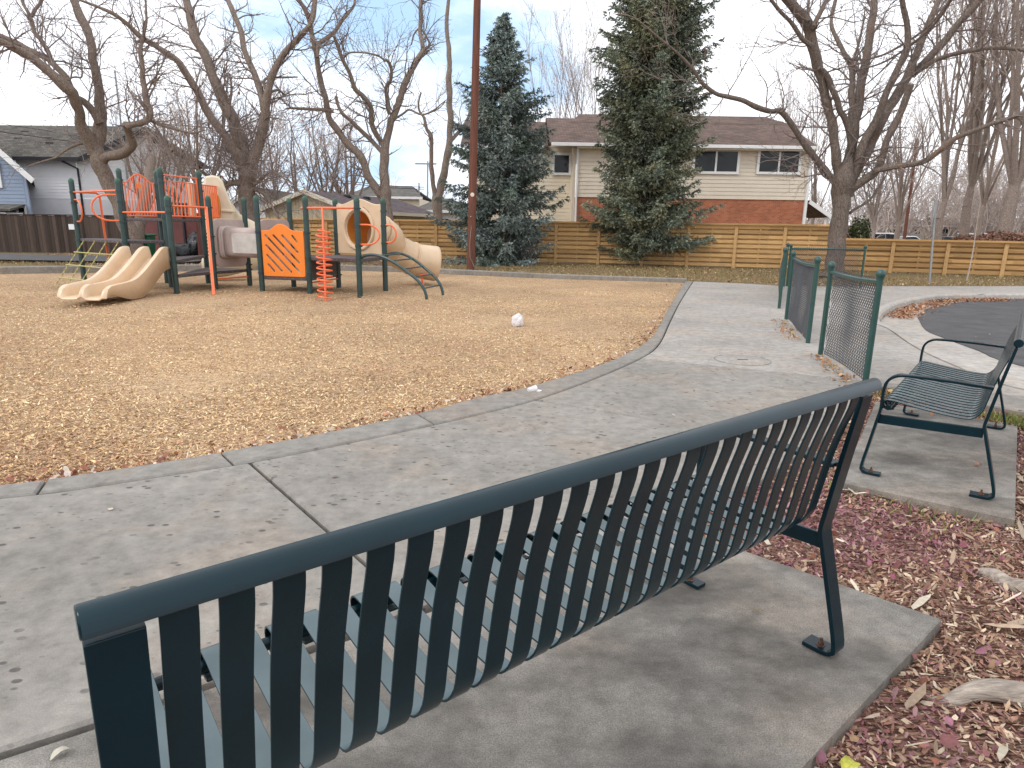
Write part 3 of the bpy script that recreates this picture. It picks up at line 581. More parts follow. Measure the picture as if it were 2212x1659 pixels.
# fallen leaf on the pad, twig under the bench
def one_leaf(name, c, L, w, col, label, rz=0, z=.004):
    m = bpy.data.materials.get('single_leaf_'+str(col)) or mat('single_leaf_'+str(col), col, .75, .3, 40, .3, 90)
    n = 9; vs = []; fs = []
    for i in range(n):
        t = i/(n-1); hw = w*math.sin(math.pi*min(max(t*.94+.03, 0), 1))**.8/2*(1+.15*math.sin(9*t)); x = (t-.5)*L; zz = z+.012*math.sin(3*t)+.004
        for s_ in (-1, 0, 1): vs.append((x, hw*s_, zz+abs(s_)*hw*.5))
    for i in range(n-1):
        for s_ in range(2): fs.append((i*3+s_, i*3+3+s_, i*3+4+s_, i*3+1+s_))
    mb = MB(); ca, sa = math.cos(rz), math.sin(rz); mb.add([(c[0]+x*ca-y*sa, c[1]+x*sa+y*ca, q) for x, y, q in vs], fs); o = mb.build(name, m, None, True)
    md = o.modifiers.new('s', 'SOLIDIFY'); md.thickness = .0015; return tag(o, label, 'leaf')
q = G(130, 1631); one_leaf('dry_leaf', q, .052, .024, (.50, .46, .38), 'pale curled dry leaf on the concrete left of the near bench', 1.0, -.002)
q = G(1637, 1322); one_leaf('dry_leaf', q, .05, .014, (.24, .20, .12), 'narrow brown dry leaf on the pad under the near bench', .1, -.002)
q = G(1838, 1643); one_leaf('dry_leaf', q, .07, .05, (.48, .46, .07), 'yellow-green leaf in the mulch at the corner of the near pad', .7, -.03)
q = G(2112, 1006); one_leaf('dry_leaf', q, .05, .03, (.42, .20, .13), 'reddish dry leaf on the pad in front of the far bench', .2, .0)
# ------------------------------------------------------------------ chain-link fence panels
def chainlink(A, B, h, label, posts=(1, 1), sag=.0):
    A, B = V3(A), V3(B); d = (B-A); L = d.length; d.normalize(); nrm = Vector((-d.y, d.x, 0))
    t = empty('chain_link_panel', (A.x, A.y, 0), label, 'fence', 'green chain-link fence by the path')
    for k, P in enumerate((A, B)):
        if posts[k]:
            mb = MB(); mb.tube([(P.x, P.y, -.05), (P.x, P.y, h-.06)], .031, 14); po = mb.build('fence_post', M['chain'], t, True)
            mb = MB(); mb.lathe((P.x, P.y, h-.075), [(.036, 0), (.036, .02), (.043, .03), (.046, .055), (.040, .08), (.024, .098), (.004, .104)], 16); c_ = mb.build('post_cap', M['chain'], t, True)
    pts = [A+d*(L*s)+Vector((0, 0, h-.10-sag*math.sin(math.pi*s))) for s in np.linspace(0.01, .99, 9)]
    mb = MB(); mb.tube(pts, .021, 12); mb.build('top_rail', M['chain'], t, True)
    segs = []; p = .058; H = h-.08; z0 = .02; x = -H
    while x < L:
        for sg in (1, -1):
            a0 = (x, z0) if sg > 0 else (x+H, z0); b0 = (x+H, z0+H) if sg > 0 else (x, z0+H); n = 14; prev = None
            for i in range(n+1):
                u = a0[0]+(b0[0]-a0[0])*i/n; w = a0[1]+(b0[1]-a0[1])*i/n
                if .03 < u < L-.03:
                    bow = .05*math.sin(math.pi*min(max(u/L, 0), 1))*math.sin(math.pi*(w/H))*(1+.5*math.sin(5*u))
                    Pp = A+d*u+nrm*(bow+.022+.004*sg)+Vector((0, 0, w-sag*math.sin(math.pi*u/L)+.03*math.sin(2.2*u)*(1-w/H)))
                    if prev is not None: segs.append((tuple(prev), tuple(Pp), .0043, .0043))
                    prev = Pp
                else: prev = None
        x += p
    V, F = segs_mesh(segs, 4); bulk('wire_mesh', V, F, M['wire'], t); return t
pA = G(1772, 766); pB = AT(1869, 850, 6.55); pC = G(1745, 741); pD = G(1698, 690)
chainlink(pA, (3.62, 6.55, 0), 1.13, 'nearest green chain-link panel, bowed, standing just past the end of the near bench', (1, 1), .015)
chainlink((pD.x, pD.y, 0), (pC.x, pC.y, 0), 1.16, 'narrow-looking green chain-link panel behind the gap, with leaves at its foot', (1, 1), .03)
chainlink((5.35, 13.2, 0), (7.6, 18.6, 0), 1.18, 'distant green chain-link run seen almost edge-on along the path', (1, 1), .0)
chainlink((7.75, 18.75, 0), (9.75, 18.6, 0), 1.15, 'farthest green chain-link panel in front of the big bare tree trunk', (1, 1), .0)
# ------------------------------------------------------------------ climbing structure
ps = empty('play_structure', (-7, 16, 0), 'green-posted playground climbing structure with orange rails and tan slides', 'play structure')
Pp = dict(P1=G(183, 610), P2=Vector((-8.98, 15.44, 0)), P3=G(382, 632), P6=G(466, 621), P7=G(540, 614), P8=G(567, 626), P9=G(635, 617), P10=G(670, 630), P11=G(732, 619), P12=G(778, 637), P13=G(833, 626), B=G(371, 618), D=G(361.5, 608.5), Cc=G(450, 609))
a_ = G(255, 363, 2.78); Pp['A'] = Vector((a_.x, a_.y, 0))
HT_ = dict(P1=2.53, P2=2.46, P3=2.07, P6=2.13, P7=2.15, P8=2.13, P9=2.13, P10=2.13, P11=2.14, P12=2.10, P13=2.14, B=2.76, D=2.78, Cc=2.80, A=2.78)
CL = dict(P1=[2.20, 1.95, 1.45, 1.06], P2=[2.18, 1.95, 1.5, 1.72, 1.06], P3=[1.86, 1.72, .68, .38], P6=[1.86, 1.2, .80, .36], P7=[1.3, .5, .38], P8=[1.32, .40], P9=[1.3, .3], P10=[1.32, .76, .42, .30], P11=[1.92, 1.30, .78, .3], P12=[1.86, 1.5, 1.06, .80, .70], P13=[1.84, 1.5, 1.1, .8], B=[2.58, 2.42, 1.62, .7], D=[2.4, 2.1, 1.6], Cc=[2.6, 2.3, 1.6, .7], A=[2.5, 1.6, 1.1])
PR = .062
for kx, P in Pp.items():
    h = HT_[kx]; mb = MB(); mb.tube([(P.x, P.y, -.2), (P.x, P.y, h-.10)], PR, 20); po = mb.build('post', M['post'], ps, True)
    mb = MB(); mb.lathe((P.x, P.y, h-.105), [(PR+.003, 0), (PR+.003, .035), (PR*.93, .062), (PR*.75, .085), (PR*.45, .10), (.004, .106)], 20); mb.build('post_cap', M['cap'], po, True)
    for z in CL[kx]:
        mb = MB(); mb.lathe((P.x, P.y, z-.022), [(PR+.001, 0), (PR+.012, .002), (PR+.012, .016), (PR+.004, .018), (PR+.004, .026), (PR+.012, .028), (PR+.012, .042), (PR+.001, .044)], 20)
        mb.box((P.x+PR+.018, P.y-.01, z), (.028, .03, .03)); mb.build('clamp', M['navy'] if kx in ('P8',) else M['post'], po, True)
def deck(keys, z, th=.07):
    pl = [Pp[q] if isinstance(q, str) else Vector(q) for q in keys]; cx = sum(p.x for p in pl)/len(pl); cy = sum(p.y for p in pl)/len(pl)
    mb = MB(); mb.prism([(p.x, p.y) for p in pl], z-th, z); o = mb.build('deck', M['deckm'], ps, False, .012)
    mb = MB()
    for i in range(len(pl)):
        a, b = pl[i], pl[(i+1) % len(pl)]; n_ = int((b-a).length/.18)
        for j in range(1, n_): q = a.lerp(b, j/n_); e = Vector((q.x-cx, q.y-cy, 0)).normalized()*.004; mb.box((q.x+e.x, q.y+e.y, z-th/2), (.012, .012, .012))
    if mb.v: mb.build('rivet', M['galv'], o)
    return o
deck(['P3', 'P6', 'P7', 'Cc'], .385); deck(['P2', 'P3', 'Cc', 'B'], .70); deck(['P1', 'P2', 'B', 'A', (-10.35, 17.35, 0)], 1.09); deck(['A', 'B', 'Cc', 'D'], 1.60)
deck(['P8', 'P10', 'P11', 'P9'], .325, .08); deck(['P10', 'P12', 'P13', 'P11'], .79, .08)
for a, b, z0, z1 in (('P10', 'P11', .33, .71),):
    Mx, Ln = frame_between(Pp[a], Pp[b], z0); plate('riser', [(.08, 0), (Ln-.08, 0), (Ln-.08, z1-z0), (.08, z1-z0)], [], .012, Mx, M['deckm'], ps, .002)
def rail(pts, r=.021, name='rail', m='rail', n=12):
    mb = MB(); mb.tube(pts, r, n); return mb.build(name, M[m], ps, True)
def at(kx, z): return Vector((Pp[kx].x, Pp[kx].y, z))
def ext(a, b, e0, e1): d = (b-a).normalized(); return [a-d*e0, b+d*e1]
rail(ext(at('P1', 2.20), at('P2', 2.20), .0, .0)); rail(ext(at('P2', 1.72), at('P3', 1.72), .0, .0)); rail(ext(at('P3', 1.86), at('P6', 1.86), 0, .10)); rail(ext(at('P10', 1.87), at('P12', 1.87), .12, .05), .024)
rail([at('P6', .2), at('P7', .2)], .018); rail([at('P10', .2), at('P11', .2)], .018)
def slot(a, b, w, n=8):
    a, b = Vector(a), Vector(b); d = (b-a).normalized(); an = math.atan2(d.y, d.x); out = []
    for c_, s0 in ((b, an-math.pi/2), (a, an+math.pi/2)):
        for i in range(n+1): t = s0+math.pi*i/n; out.append((c_.x+w/2*math.cos(t), c_.y+w/2*math.sin(t)))
    return out
def rounded(w0, w1, z0, z1, r, n=6):
    out = []
    for cx, cy, s0 in ((w1-r, z1-r, 0), (w0+r, z1-r, 90), (w0+r, z0+r, 180), (w1-r, z0+r, 270)):
        for i in range(n+1): t = R(s0+90*i/n); out.append((cx+r*math.cos(t), cy+r*math.sin(t)))
    return out
# orange slotted panel
Mx, Ln = frame_between(Pp['P8'], Pp['P10'], .335); H0 = 1.02; e = .09
top = [(e+(Ln-2*e)*t, H0+.145*math.exp(-((t-.46)/.27)**4*1.2)*(.5+.5*math.cos(math.pi*min(1, abs(t-.46)/.42)))) for t in np.linspace(1, 0, 33)]
outer = [(e+.03, 0), (Ln-e-.03, 0), (Ln-e, .03)]+top+[(e, .03)]
SL = [((590, 722), (648, 800)), ((450, 720), (655, 945)), ((320, 720), (660, 1080)), ((205, 720), (665, 1212)), ((207, 855), (540, 1212)), ((212, 990), (415, 1212)), ((222, 1120), (295, 1206))]
u_ = lambda q: (e+(q[0]-150)/595*(Ln-2*e), (1275-q[1])/618*H0)
op = plate('slotted_panel', outer, [slot(u_(a), u_(b), .068)[::-1] for a, b in SL], .032, Mx, M['oplastic'], ps, .01)
# tunnel with its two end panels
def endpanel(a, b, z0, z1):
    Mx, Ln = frame_between(Pp[a], Pp[b], z0); hh = z1-z0
    mid_ = hh*.5; hole = [(Ln/2+.33*math.cos(t)*(abs(math.cos(t))**-.5 if abs(math.cos(t)) > .01 else 0), mid_+.33*math.sin(t)*(abs(math.sin(t))**-.5 if abs(math.sin(t)) > .01 else 0)) for t in np.linspace(0, 2*math.pi, 49)[:-1]]
    return plate('tunnel_panel', rounded(.07, Ln-.07, 0, hh, .14), [hole[::-1]], .05, Mx, M['mauve'], ps, .015)
endpanel('P6', 'P7', .48, 1.60); endpanel('P8', 'P9', .40, 1.60)
c1 = (Pp['P6']+Pp['P7'])/2; c2_ = (Pp['P8']+Pp['P9'])/2; ax = (c2_-c1).normalized(); sdv = Vector((-ax.y, ax.x, 0))
def sup(t, a, b, p=.42): return (a*math.copysign(abs(math.cos(t))**p, math.cos(t)), b*math.copysign(abs(math.sin(t))**p, math.sin(t)))
mb = MB(); rings = []; N_ = 40; Lt = (c2_-c1).length
for s_, q in ((-.02, 1.13), (.05, 1.10), (.10, 1.0), (Lt-.10, 1.0), (Lt-.05, 1.10), (Lt+.02, 1.13)):
    rings.append([c1+ax*s_+sdv*sup(2*math.pi*j/N_, .36*q, 1)[0]+Vector((0, 0, 1.06+sup(2*math.pi*j/N_, 1, .355*q)[1])) for j in range(N_)])
for r_ in range(len(rings)-1): mb.add(rings[r_]+rings[r_+1], [(j, (j+1) % N_, N_+(j+1) % N_, N_+j) for j in range(N_)])
tn = mb.build('crawl_tunnel', M['mauve'], ps, True); sd_ = tn.modifiers.new('s', 'SOLIDIFY'); sd_.thickness = .015
Mw = Matrix(((ax.x, 0, -sdv.x, 0), (ax.y, 0, -sdv.y, 0), (0, 1, 0, 0), (0, 0, 0, 1))); pz = c1-sdv*.365
Mw = Matrix.Translation((pz.x, pz.y, 0)) @ Mw
plate('tunnel_window', rounded(.34, Lt-.2, .82, 1.27, .05), [], .014, Mw, mat('scuffed_acrylic', (.56, .52, .48), .35, .15, 6, .1, 120), tn, .004)
# barrier panels of the tower
def bars(a, b, z0, z1, arch=0, n=9, sub=0, name='bar_panel', square=False):
    A_, B_ = Vector((a[0], a[1], 0)), Vector((b[0], b[1], 0)); Lb = (B_-A_).length; d = (B_-A_).normalized(); e0 = .10; mb = MB()
    zt = lambda t: z1+arch*(.5+.5*math.cos(2*math.pi*min(.5, abs(t-.5)*1.12)))**.65 if arch else z1
    P_ = lambda t, z: A_+d*(e0+(Lb-2*e0)*t)+Vector((0, 0, z))
    mb.tube([P_(t, zt(t)) for t in np.linspace(-.05, 1.05, 25)], .017, 8); mb.tube([P_(-.05, z0), P_(1.05, z0)], .017, 8)
    if sub: mb.tube([P_(0, z1-sub), P_(1, z1-sub)], .011, 8)
    for i in range(n+1):
        t = i/n; w = .034 if i in (0, n) else .024; mb.bar(P_(t, z0), P_(t, zt(t) if not (sub and 0 < i < n) else z1-sub), w, w*.9, up=d)
    o = mb.build(name, M['rail'], ps, True)
    if square:
        c_ = P_(.47, z0+.72); mq = MB(); mq.bar(c_-Vector((0, 0, .055)), c_+Vector((0, 0, .055)), .02, .12, up=d); mq.build('emblem_plate', M['oplastic'], o)
    return o
bars(Pp['A'], Pp['D'], 1.66, 2.46, .20, 10, 0, 'arched_bar_panel', True); bars(Pp['B'], Pp['Cc'], 1.66, 2.60, 0, 9, .13)
E_ = Pp['Cc']+Vector((.12, .80, 0)); bars(Pp['Cc'], E_, 1.66, 2.46, 0, 8)
mb = MB(); q0, q1 = Pp['B'].lerp(Pp['Cc'], .80), Pp['B'].lerp(Pp['Cc'], .92)
mb.bar(q0+Vector((-.10, .05, 1.66)), q0+Vector((-.10, .05, 2.5)), .10, .16, up=(1, 0, 0)); mb.build('hood_side_wall', M['beige'], ps, True, .03)
# cream hood and its enclosed slide
hp = [AT(x, y, 18.15) for x, y in [(441, 500), (504, 500), (504, 453), (500, 440), (487, 408), (481, 391), (472, 381), (458, 378), (441, 381)]]
mb = MB(); n_ = len(hp); vs = [tuple(p) for p in hp]+[(p.x*1.045, p.y+.85, p.z) for p in hp]
mb.add(vs, [tuple(range(n_)), tuple(reversed(range(n_, 2*n_)))]+[(i, n_+i, n_+(i+1) % n_, (i+1) % n_) for i in range(n_)])
hd = mb.build('slide_hood', M['hood'], ps, True, .05)
f1, f2 = AT(478, 454, 18.13), AT(508, 457, 18.13); mb = MB(); mb.bar(f1, f2, .05, .07); hb = mb.build('hood_flange', M['hood'], hd, True, .015)
fa = [AT(447+28*(.5+.5*math.cos(t)), 446-30*math.sin(t), 18.10) for t in np.linspace(0, math.pi, 17)]+[AT(447, 486, 18.10), AT(475, 486, 18.10)]
mb = MB(); n_ = len(fa); mb.add([tuple(p) for p in fa]+[(p.x, p.y+.06, p.z) for p in fa], [tuple(range(n_)), tuple(reversed(range(n_, 2*n_)))]+[(i, n_+i, n_+(i+1) % n_, (i+1) % n_) for i in range(n_)]); mb.build('hood_opening', M['tubein'], hd, True)  # flat amber plate, coloured as the lit inside of the hood
pth = catmull([(-8.0, 18.5, 1.85), (-8.05, 19.3, 1.5), (-7.7, 19.8, 1.2), (-7.35, 19.4, .9), (-7.5, 18.8, .6), (-8.0, 18.5, .42), (-8.5, 18.6, .36)], 6)
mb = MB(); mb.tube(pth, .34, 20); mb.build('enclosed_slide', M['hood'], ps, True)
# double slide
dv = Vector((-.05, -.999, 0)); ed = Vector((.993, -.115, 0)); TR = Pp['P3']+Vector((-.09, -.02, 0)); Wd = .98; TL = TR-ed*Wd
cl_ = [(0, .72), (.12, .715), (.28, .66), (.6, .47), (.95, .28), (1.25, .16), (1.55, .115), (1.9, .10), (2.14, .088), (2.22, .055)]
rim_h = [(0, .25), (.2, .26), (.6, .24), (1.2, .22), (1.7, .215), (2.04, .205), (2.14, .16), (2.20, .08), (2.22, .03)]
cp = catmull(cl_, 5); sect = []
for i in range(Wd.__class__ is float and 61): sect.append(i/60)
def sec_h(u):   # 0 on the beds, 1 on the three rims
    best = 0
    for c_, w in ((0.03, .055), (.5, .06), (.97, .055)):
        x = abs(u-c_)/w; best = max(best, 1 if x < .5 else (0 if x > 1.5 else .5+.5*math.cos(math.pi*(x-.5))))
    return best
rows = []
for s_, z in cp:
    rh = float(np.interp(s_, [q[0] for q in rim_h], [q[1] for q in rim_h])); row = []
    for u in sect:
        lip = .05*math.exp(-((u-.5)/.09)**2) if s_ > 1.9 else 0
        bow = .06*math.sin(math.pi*((u % .5)/.5)) if s_ > 2.0 else 0
        p = TL+ed*(Wd*u)+dv*(s_+bow*(s_-2.0)/.2 if s_ > 2 else s_); row.append((p.x, p.y, z+rh*sec_h(u)+lip*.3))
    skirt = .30 if s_ < 1.2 else max(.06, .30-.30*(s_-1.2))
    l0 = row[0]; r0 = row[-1]; rows.append([(l0[0], l0[1], max(.0, z-skirt+.1))]+row+[(r0[0], r0[1], max(.0, z-skirt+.1))])
vs = [p for r_ in rows for p in r_]; m_ = len(rows[0]); fs = [(i*m_+j, i*m_+j+1, (i+1)*m_+j+1, (i+1)*m_+j) for i in range(len(rows)-1) for j in range(m_-1)]
mb = MB(); mb.add(vs, fs); ds = mb.build('double_slide', M['beige'], ps, True); md = ds.modifiers.new('s', 'SOLIDIFY'); md.thickness = .022; md.offset = -1
for q in (TL, TR):
    mb = MB(); mb.box((q.x, q.y-.03, .96), (.05, .08, .03)); mb.build('slide_bracket', M['beige'], ds, False, .008)
# rope net with rungs
tp = [at('P1', 1.05).lerp(at('P2', 1.05), t) for t in (.12, .37, .62, .87)]; on = Vector((-.40, -.916, 0))
bt_ = [Vector((p.x, p.y, .0))+on*.85 for p in tp]
for p, q in zip(tp, bt_):
    mb = MB()
    for i in range(22):
        a = p.lerp(q, i/22); b_ = p.lerp(q, (i+1)/22+.01); mb.bar(a, b_, .026 if i % 2 else .009, .009 if i % 2 else .026, up=(on.x, on.y, .5))
    mb.build('net_chain', M['rope'], ps)
for t in (.27, .55, .83):
    a, b_ = tp[0].lerp(bt_[0], t), tp[3].lerp(bt_[3], t); d = (b_-a).normalized(); mb = MB(); mb.tube([a-d*.12, b_+d*.12], .015, 8); mb.build('net_rung', M['rope'], ps, True)
# sliding pole, hand loops
q = Pp['P1'].lerp(Pp['P2'], .10)+Vector((.30, .45, 0)); rail([q+Vector((-.0, 0, -.1)), q+Vector((-.02, -.02, 2.14)), q+Vector((-.05, -.1, 2.20)), at('P1', 2.2).lerp(at('P2', 2.2), .13)], .028, 'fire_pole')
def loop(kx, d, w, z0, z1):
    d = Vector(d).normalized(); b0 = Pp[kx]+d*.05; r_ = (z1-z0)/2
    pts = [b0+Vector((0, 0, z1)), b0+d*(w*.35)+Vector((0, 0, z1))]+[b0+d*(w*.35+w*.65*math.sin(t))+Vector((0, 0, (z0+z1)/2+r_*math.cos(t))) for t in np.linspace(.25, math.pi-.25, 11)]+[b0+d*(w*.35)+Vector((0, 0, z0)), b0+Vector((0, 0, z0))]
    rail(pts, .020, 'hand_loop')
loop('P1', (.80, -.60, 0), .36, 1.50, 2.02); loop('P2', (-.9, -.4, 0), .52, 1.53, 2.10); ld = Vector((.9, -.43, 0)); loop('P12', (.95, -.1, 0), .44, 1.10, 1.52); loop('P13', (.95, -.3, 0), .27, 1.12, 1.52)
# leaning climbing board with knobs
ta, tb = at('P6', 1.87)+Vector((-.01, -.10, 0)), Vector((-6.66, 14.62, -.05)); mb = MB(); mb.bar(ta, tb, .062, .03, up=(.3, -1, .2)); cbd = mb.build('climbing_board', M['rail'], ps, False, .006); mb = MB()
for i in range(2, 19): q = ta.lerp(tb, i/24); mb.box((q.x-.034, q.y-.01, q.z), (.014, .02, .03))
mb.build('board_knobs', mat('yellow_knob', (.75, .55, .16), .5, .1), cbd, False, .006)
# spiral climber
sa, sb = at('P10', 1.87).lerp(at('P12', 1.87), .34), G(703, 641); sa.y = sa.y; d = sb-sa
rail([sa, sb-Vector((0, 0, .12))+d*.0], .026, 'spiral_pole'); turns = 12.5; hp_ = []
for i in range(int(turns*18)+1):
    t = i/(turns*18); c_ = sa.lerp(sb, .245+.765*t); an = 2*math.pi*turns*t+2.6; rr = .158*min(1, .25+i/7); hp_.append(c_+Vector((math.cos(an)*rr, math.sin(an)*rr, 0)))
rail(hp_, .017, 'spiral_rung', 'rail', 8)
# arched ladder
def arc(S_, E_, h):
    out = []
    for t in np.linspace(0, 1, 22):
        a = t*math.pi/2; p = S_.lerp(E_, .12*t+.88*math.sin(a)**1.25 if t < 1 else 1); out.append(Vector((p.x, p.y, h*math.cos(a)**.85+.14*math.sin(math.pi*min(1, t*1.7))*(1-t))))
    return out
s1, e1, s2, e2 = Pp['P12']+Vector((.06, 0, 0)), G(922, 647), Pp['P13']+Vector((.06, 0, 0)), G(957, 638)
r1, r2 = arc(s1, e1, .82), arc(s2, e2, .82); rail(r1, .032, 'ladder_rail', 'post'); rail(r2, .032, 'ladder_rail', 'post')
for i in (5, 8, 11, 14, 18): rail([r1[i], r2[i]], .017, 'ladder_rung', 'post')
# tube slide
Mx, Ln = frame_between(Pp['P11'], Pp['P13'], .84); cz = .58
hole = [(Ln/2+.40*math.cos(t), cz+.43*math.sin(t)) for t in np.linspace(0, 2*math.pi, 49)[:-1]]
tp_ = [(Ln-.07, 1.14)]+[(Ln*.5+t*(Ln*.40), 1.14+.13*(.5+.5*math.cos(math.pi*min(1, abs(t)*1.05)))) for t in np.linspace(1, -1, 21)]+[(.07, 1.14)]
aw = [[(Ln/2+s_*.5*math.sin(t)*1.0, cz+.55*math.cos(t)+.0) for t in np.linspace(.28, .80, 9)]+[(Ln/2+s_*.46*math.sin(t), cz+.51*math.cos(t)) for t in np.linspace(.80, .28, 9)] for s_ in (1, -1)]
tpan = plate('tube_entry_panel', [(.07, 0), (Ln-.07, 0)]+tp_, [hole[::-1]]+[w_ if i == 0 else w_[::-1] for i, w_ in enumerate(aw)], .05, Mx, M['beige'], ps, .015)
pd = (Pp['P13']-Pp['P11']).normalized(); pn = Vector((-pd.y, pd.x, 0)); m0 = (Pp['P11']+Pp['P13'])/2
mb = MB(); ringp = [m0+pd*(.445*math.cos(t))-pn*.03+Vector((0, 0, .84+cz+.475*math.sin(t))) for t in np.linspace(0, 2*math.pi, 49)[:-1]]; mb.tube(ringp, .045, 8, closed=True); mb.build('entry_ring', M['beige'], tpan, True)
cpts = [m0+Vector((0, 0, .84+cz)), m0+pn*.45+Vector((0, 0, 1.40)), m0+pn*.95+pd*.05+Vector((0, 0, 1.22)), Vector((-3.25, 17.55, .98)), Vector((-2.98, 17.95, .76)), Vector((-2.60, 18.25, .58)), Vector((-2.15, 18.45, .50))]
cc = [Vector(p) for p in catmull(cpts, 6)]; k_ = len(cc)
def ringtube(pts, rs, n=32):
    mb = MB(); mb.tube(pts, rs, n, cap=False); return mb
segn = [0, 9, 18, 27, k_-1]
for si in range(4):
    pts = cc[segn[si]:segn[si+1]+1]; rs = [.43 if si < 3 else .43+.05*math.sin(math.pi*.5*j/(len(pts)-1)) for j in range(len(pts))]
    mb = ringtube(pts, rs); o = mb.build('tube_section', M['beige'], ps, True); md = o.modifiers.new('s', 'SOLIDIFY'); md.thickness = .016; md.material_offset = 0
    mb = ringtube(pts, [q-.020 for q in rs]); mb.build('tube_lining', M['tubein'], o, True)
    if si:
        mb = MB(); dd = (pts[1]-pts[0]).normalized(); mb.lathe(pts[0]-dd*.02, [(.43, 0), (.458, .003), (.458, .037), (.43, .04)], 32, axis=dd); mb.build('tube_flange', M['beige'], o, True)
g = G(912, 612); rail([cc[-2]+Vector((.05, -.38, -.25)), Vector((g.x-.08, g.y, .22)), Vector((g.x, g.y, .14)), Vector((g.x+.02, g.y, -.05))], .028, 'slide_support')
# ------------------------------------------------------------------ fences
def board_fence(A, B, h, sp, label, n_rows, fm='fence'):
    A, B = V3(A), V3(B); L = (B-A).length; d = (B-A).normalized(); nr = Vector((d.y, -d.x, 0))   # nr faces the playground
    t = empty('board_fence', (A.x, A.y, 0), label, 'fence'); n = int(round(L/sp)); sp = L/n; pitch = (h-.04)/n_rows
    for i in range(n+1):
        p = A+d*(sp*i); mb = MB(); mb.bar(p+nr*.035+Vector((0, 0, -.1)), p+nr*.035+Vector((0, 0, h-.02)), .13, .05, up=nr); mb.build('fence_post', M['fencep'], t, False, .004)
    for i in range(n):
        p, q = A+d*(sp*i), A+d*(sp*(i+1)); mb = MB(); nx = RNG.uniform(-.006, .006, 40)
        for r_ in range(n_rows):
            z = .07+pitch*r_; mb.bar(p+nr*.0+Vector((0, 0, z+pitch*.31+nx[r_])), q+nr*.0+Vector((0, 0, z+pitch*.31+nx[r_+20])), .018, pitch*.67, up=(0, 0, 1))
            mb.bar(p-nr*.15+Vector((0, 0, z+pitch*.81)), q-nr*.15+Vector((0, 0, z+pitch*.81)), .018, pitch*.60, up=(0, 0, 1))
        m_ = p.lerp(q, .5); mb.bar(m_-nr*.075+Vector((0, 0, .05)), m_-nr*.075+Vector((0, 0, h-.06)), .07, .13, up=nr)
        mb.build('board_panel', M[fm], t)
    mb = MB(); mb.bar(A+nr*.03+Vector((0, 0, h)), B+nr*.03+Vector((0, 0, h)), .20, .036); mb.build('cap_rail', M[fm], t, False, .004)
    return t
FA, FB = Vector((-14.5, 33.9, 0)), Vector((12.75, 26.7, 0))
board_fence(FA, FB, 1.76, 1.84, 'tall golden board fence running behind both spruces to the big bare tree', 9)
board_fence((12.95, 26.55, 0), (31.5, 19.2, 0), 1.24, 1.84, 'low golden board fence on the right, beyond the turning circle', 6, 'fence2')
def old_fence(A, B, h, label):
    A, B = V3(A), V3(B); L = (B-A).length; d = (B-A).normalized(); nr = Vector((d.y, -d.x, 0)); t = empty('plank_fence', (A.x, A.y, 0), label, 'fence')
    mb = MB(); x = 0
    while x < L:
        w = .145; hh = h+RNG.uniform(-.03, .02); p = A+d*(x+w/2)+nr*RNG.uniform(0, .012); mb.bar(p+Vector((0, 0, -.02)), p+Vector((0, 0, hh)), w, .02, up=nr); x += .152
    mb.build('planks', M['oldfence'], t)
    mb = MB(); mb.bar(A+Vector((0, 0, h+.02)), B+Vector((0, 0, h+.02)), .10, .05); mb.build('cap_rail', M['oldfence'], t)
    return t
dfa = G(-260, 541); dfb = G(305, 549); dfb = AT(305, 548, 33.2); dfa = AT(-300, 540, 33.0)
old_fence((dfa.x, dfa.y, 0), (dfb.x, dfb.y, 0), 1.78, 'weathered dark brown plank fence in front of the blue and white houses')
q = AT(156, 490, 32.9); mb = MB(); mb.box((q.x, q.y, q.z), (.34, .03, .26)); tag(mb.build('notice_plate', M['wsiding'], None, False, .004), 'small pale blank notice plate fixed to the dark plank fence', 'sign')
# refuse enclosure
ea = AT(300, 560, 30.5); eb = AT(462, 560, 29.5); t = empty('refuse_enclosure', (ea.x, ea.y, 0), 'maroon panelled refuse enclosure behind the play tower', 'enclosure')
mb = MB(); mb.bar((ea.x, ea.y, .95), (eb.x, eb.y, .95), .06, 1.9); mb.build('back_panel', M['maroon'], t, False, .01)
for f in (0, .33, .66, 1):
    p = ea.lerp(eb, f); mb = MB(); mb.bar((p.x, p.y-.06, -.1), (p.x, p.y-.06, 2.0), .09, .09, up=(0, 1, 0)); mb.build('frame_post', M['black'], t, False, .006)
mb = MB(); mb.bar((eb.x, eb.y, .95), (eb.x+.5, eb.y-2.4, .95), .06, 1.9); mb.build('side_panel', M['maroon'], t, False, .01)
def bag(p, r, label, sd, sq): o = crumple('bin_bag', (p.x, p.y, r*sq[2]*.8), r, M['bag'], label, 'rubbish bag', sq, sd); o['group'] = 'black bags by the refuse enclosure'; return o
BG = lambda x: (lambda q: Vector((q.x, q.y, 0)))(AT(x, 540, 28.6))
bag(BG(396), .50, 'largest shiny black rubbish bag on the ground beneath the play tower view', 5, (1.2, .9, .75)); bag(BG(428), .50, 'black rubbish bag standing upright at the right of the heap', 8, (.75, .8, 1.15)); bag(BG(413)+Vector((0, .5, 0)), .42, 'small black rubbish bag with a peaked top between two larger bags', 13, (.9, .8, 1.5))
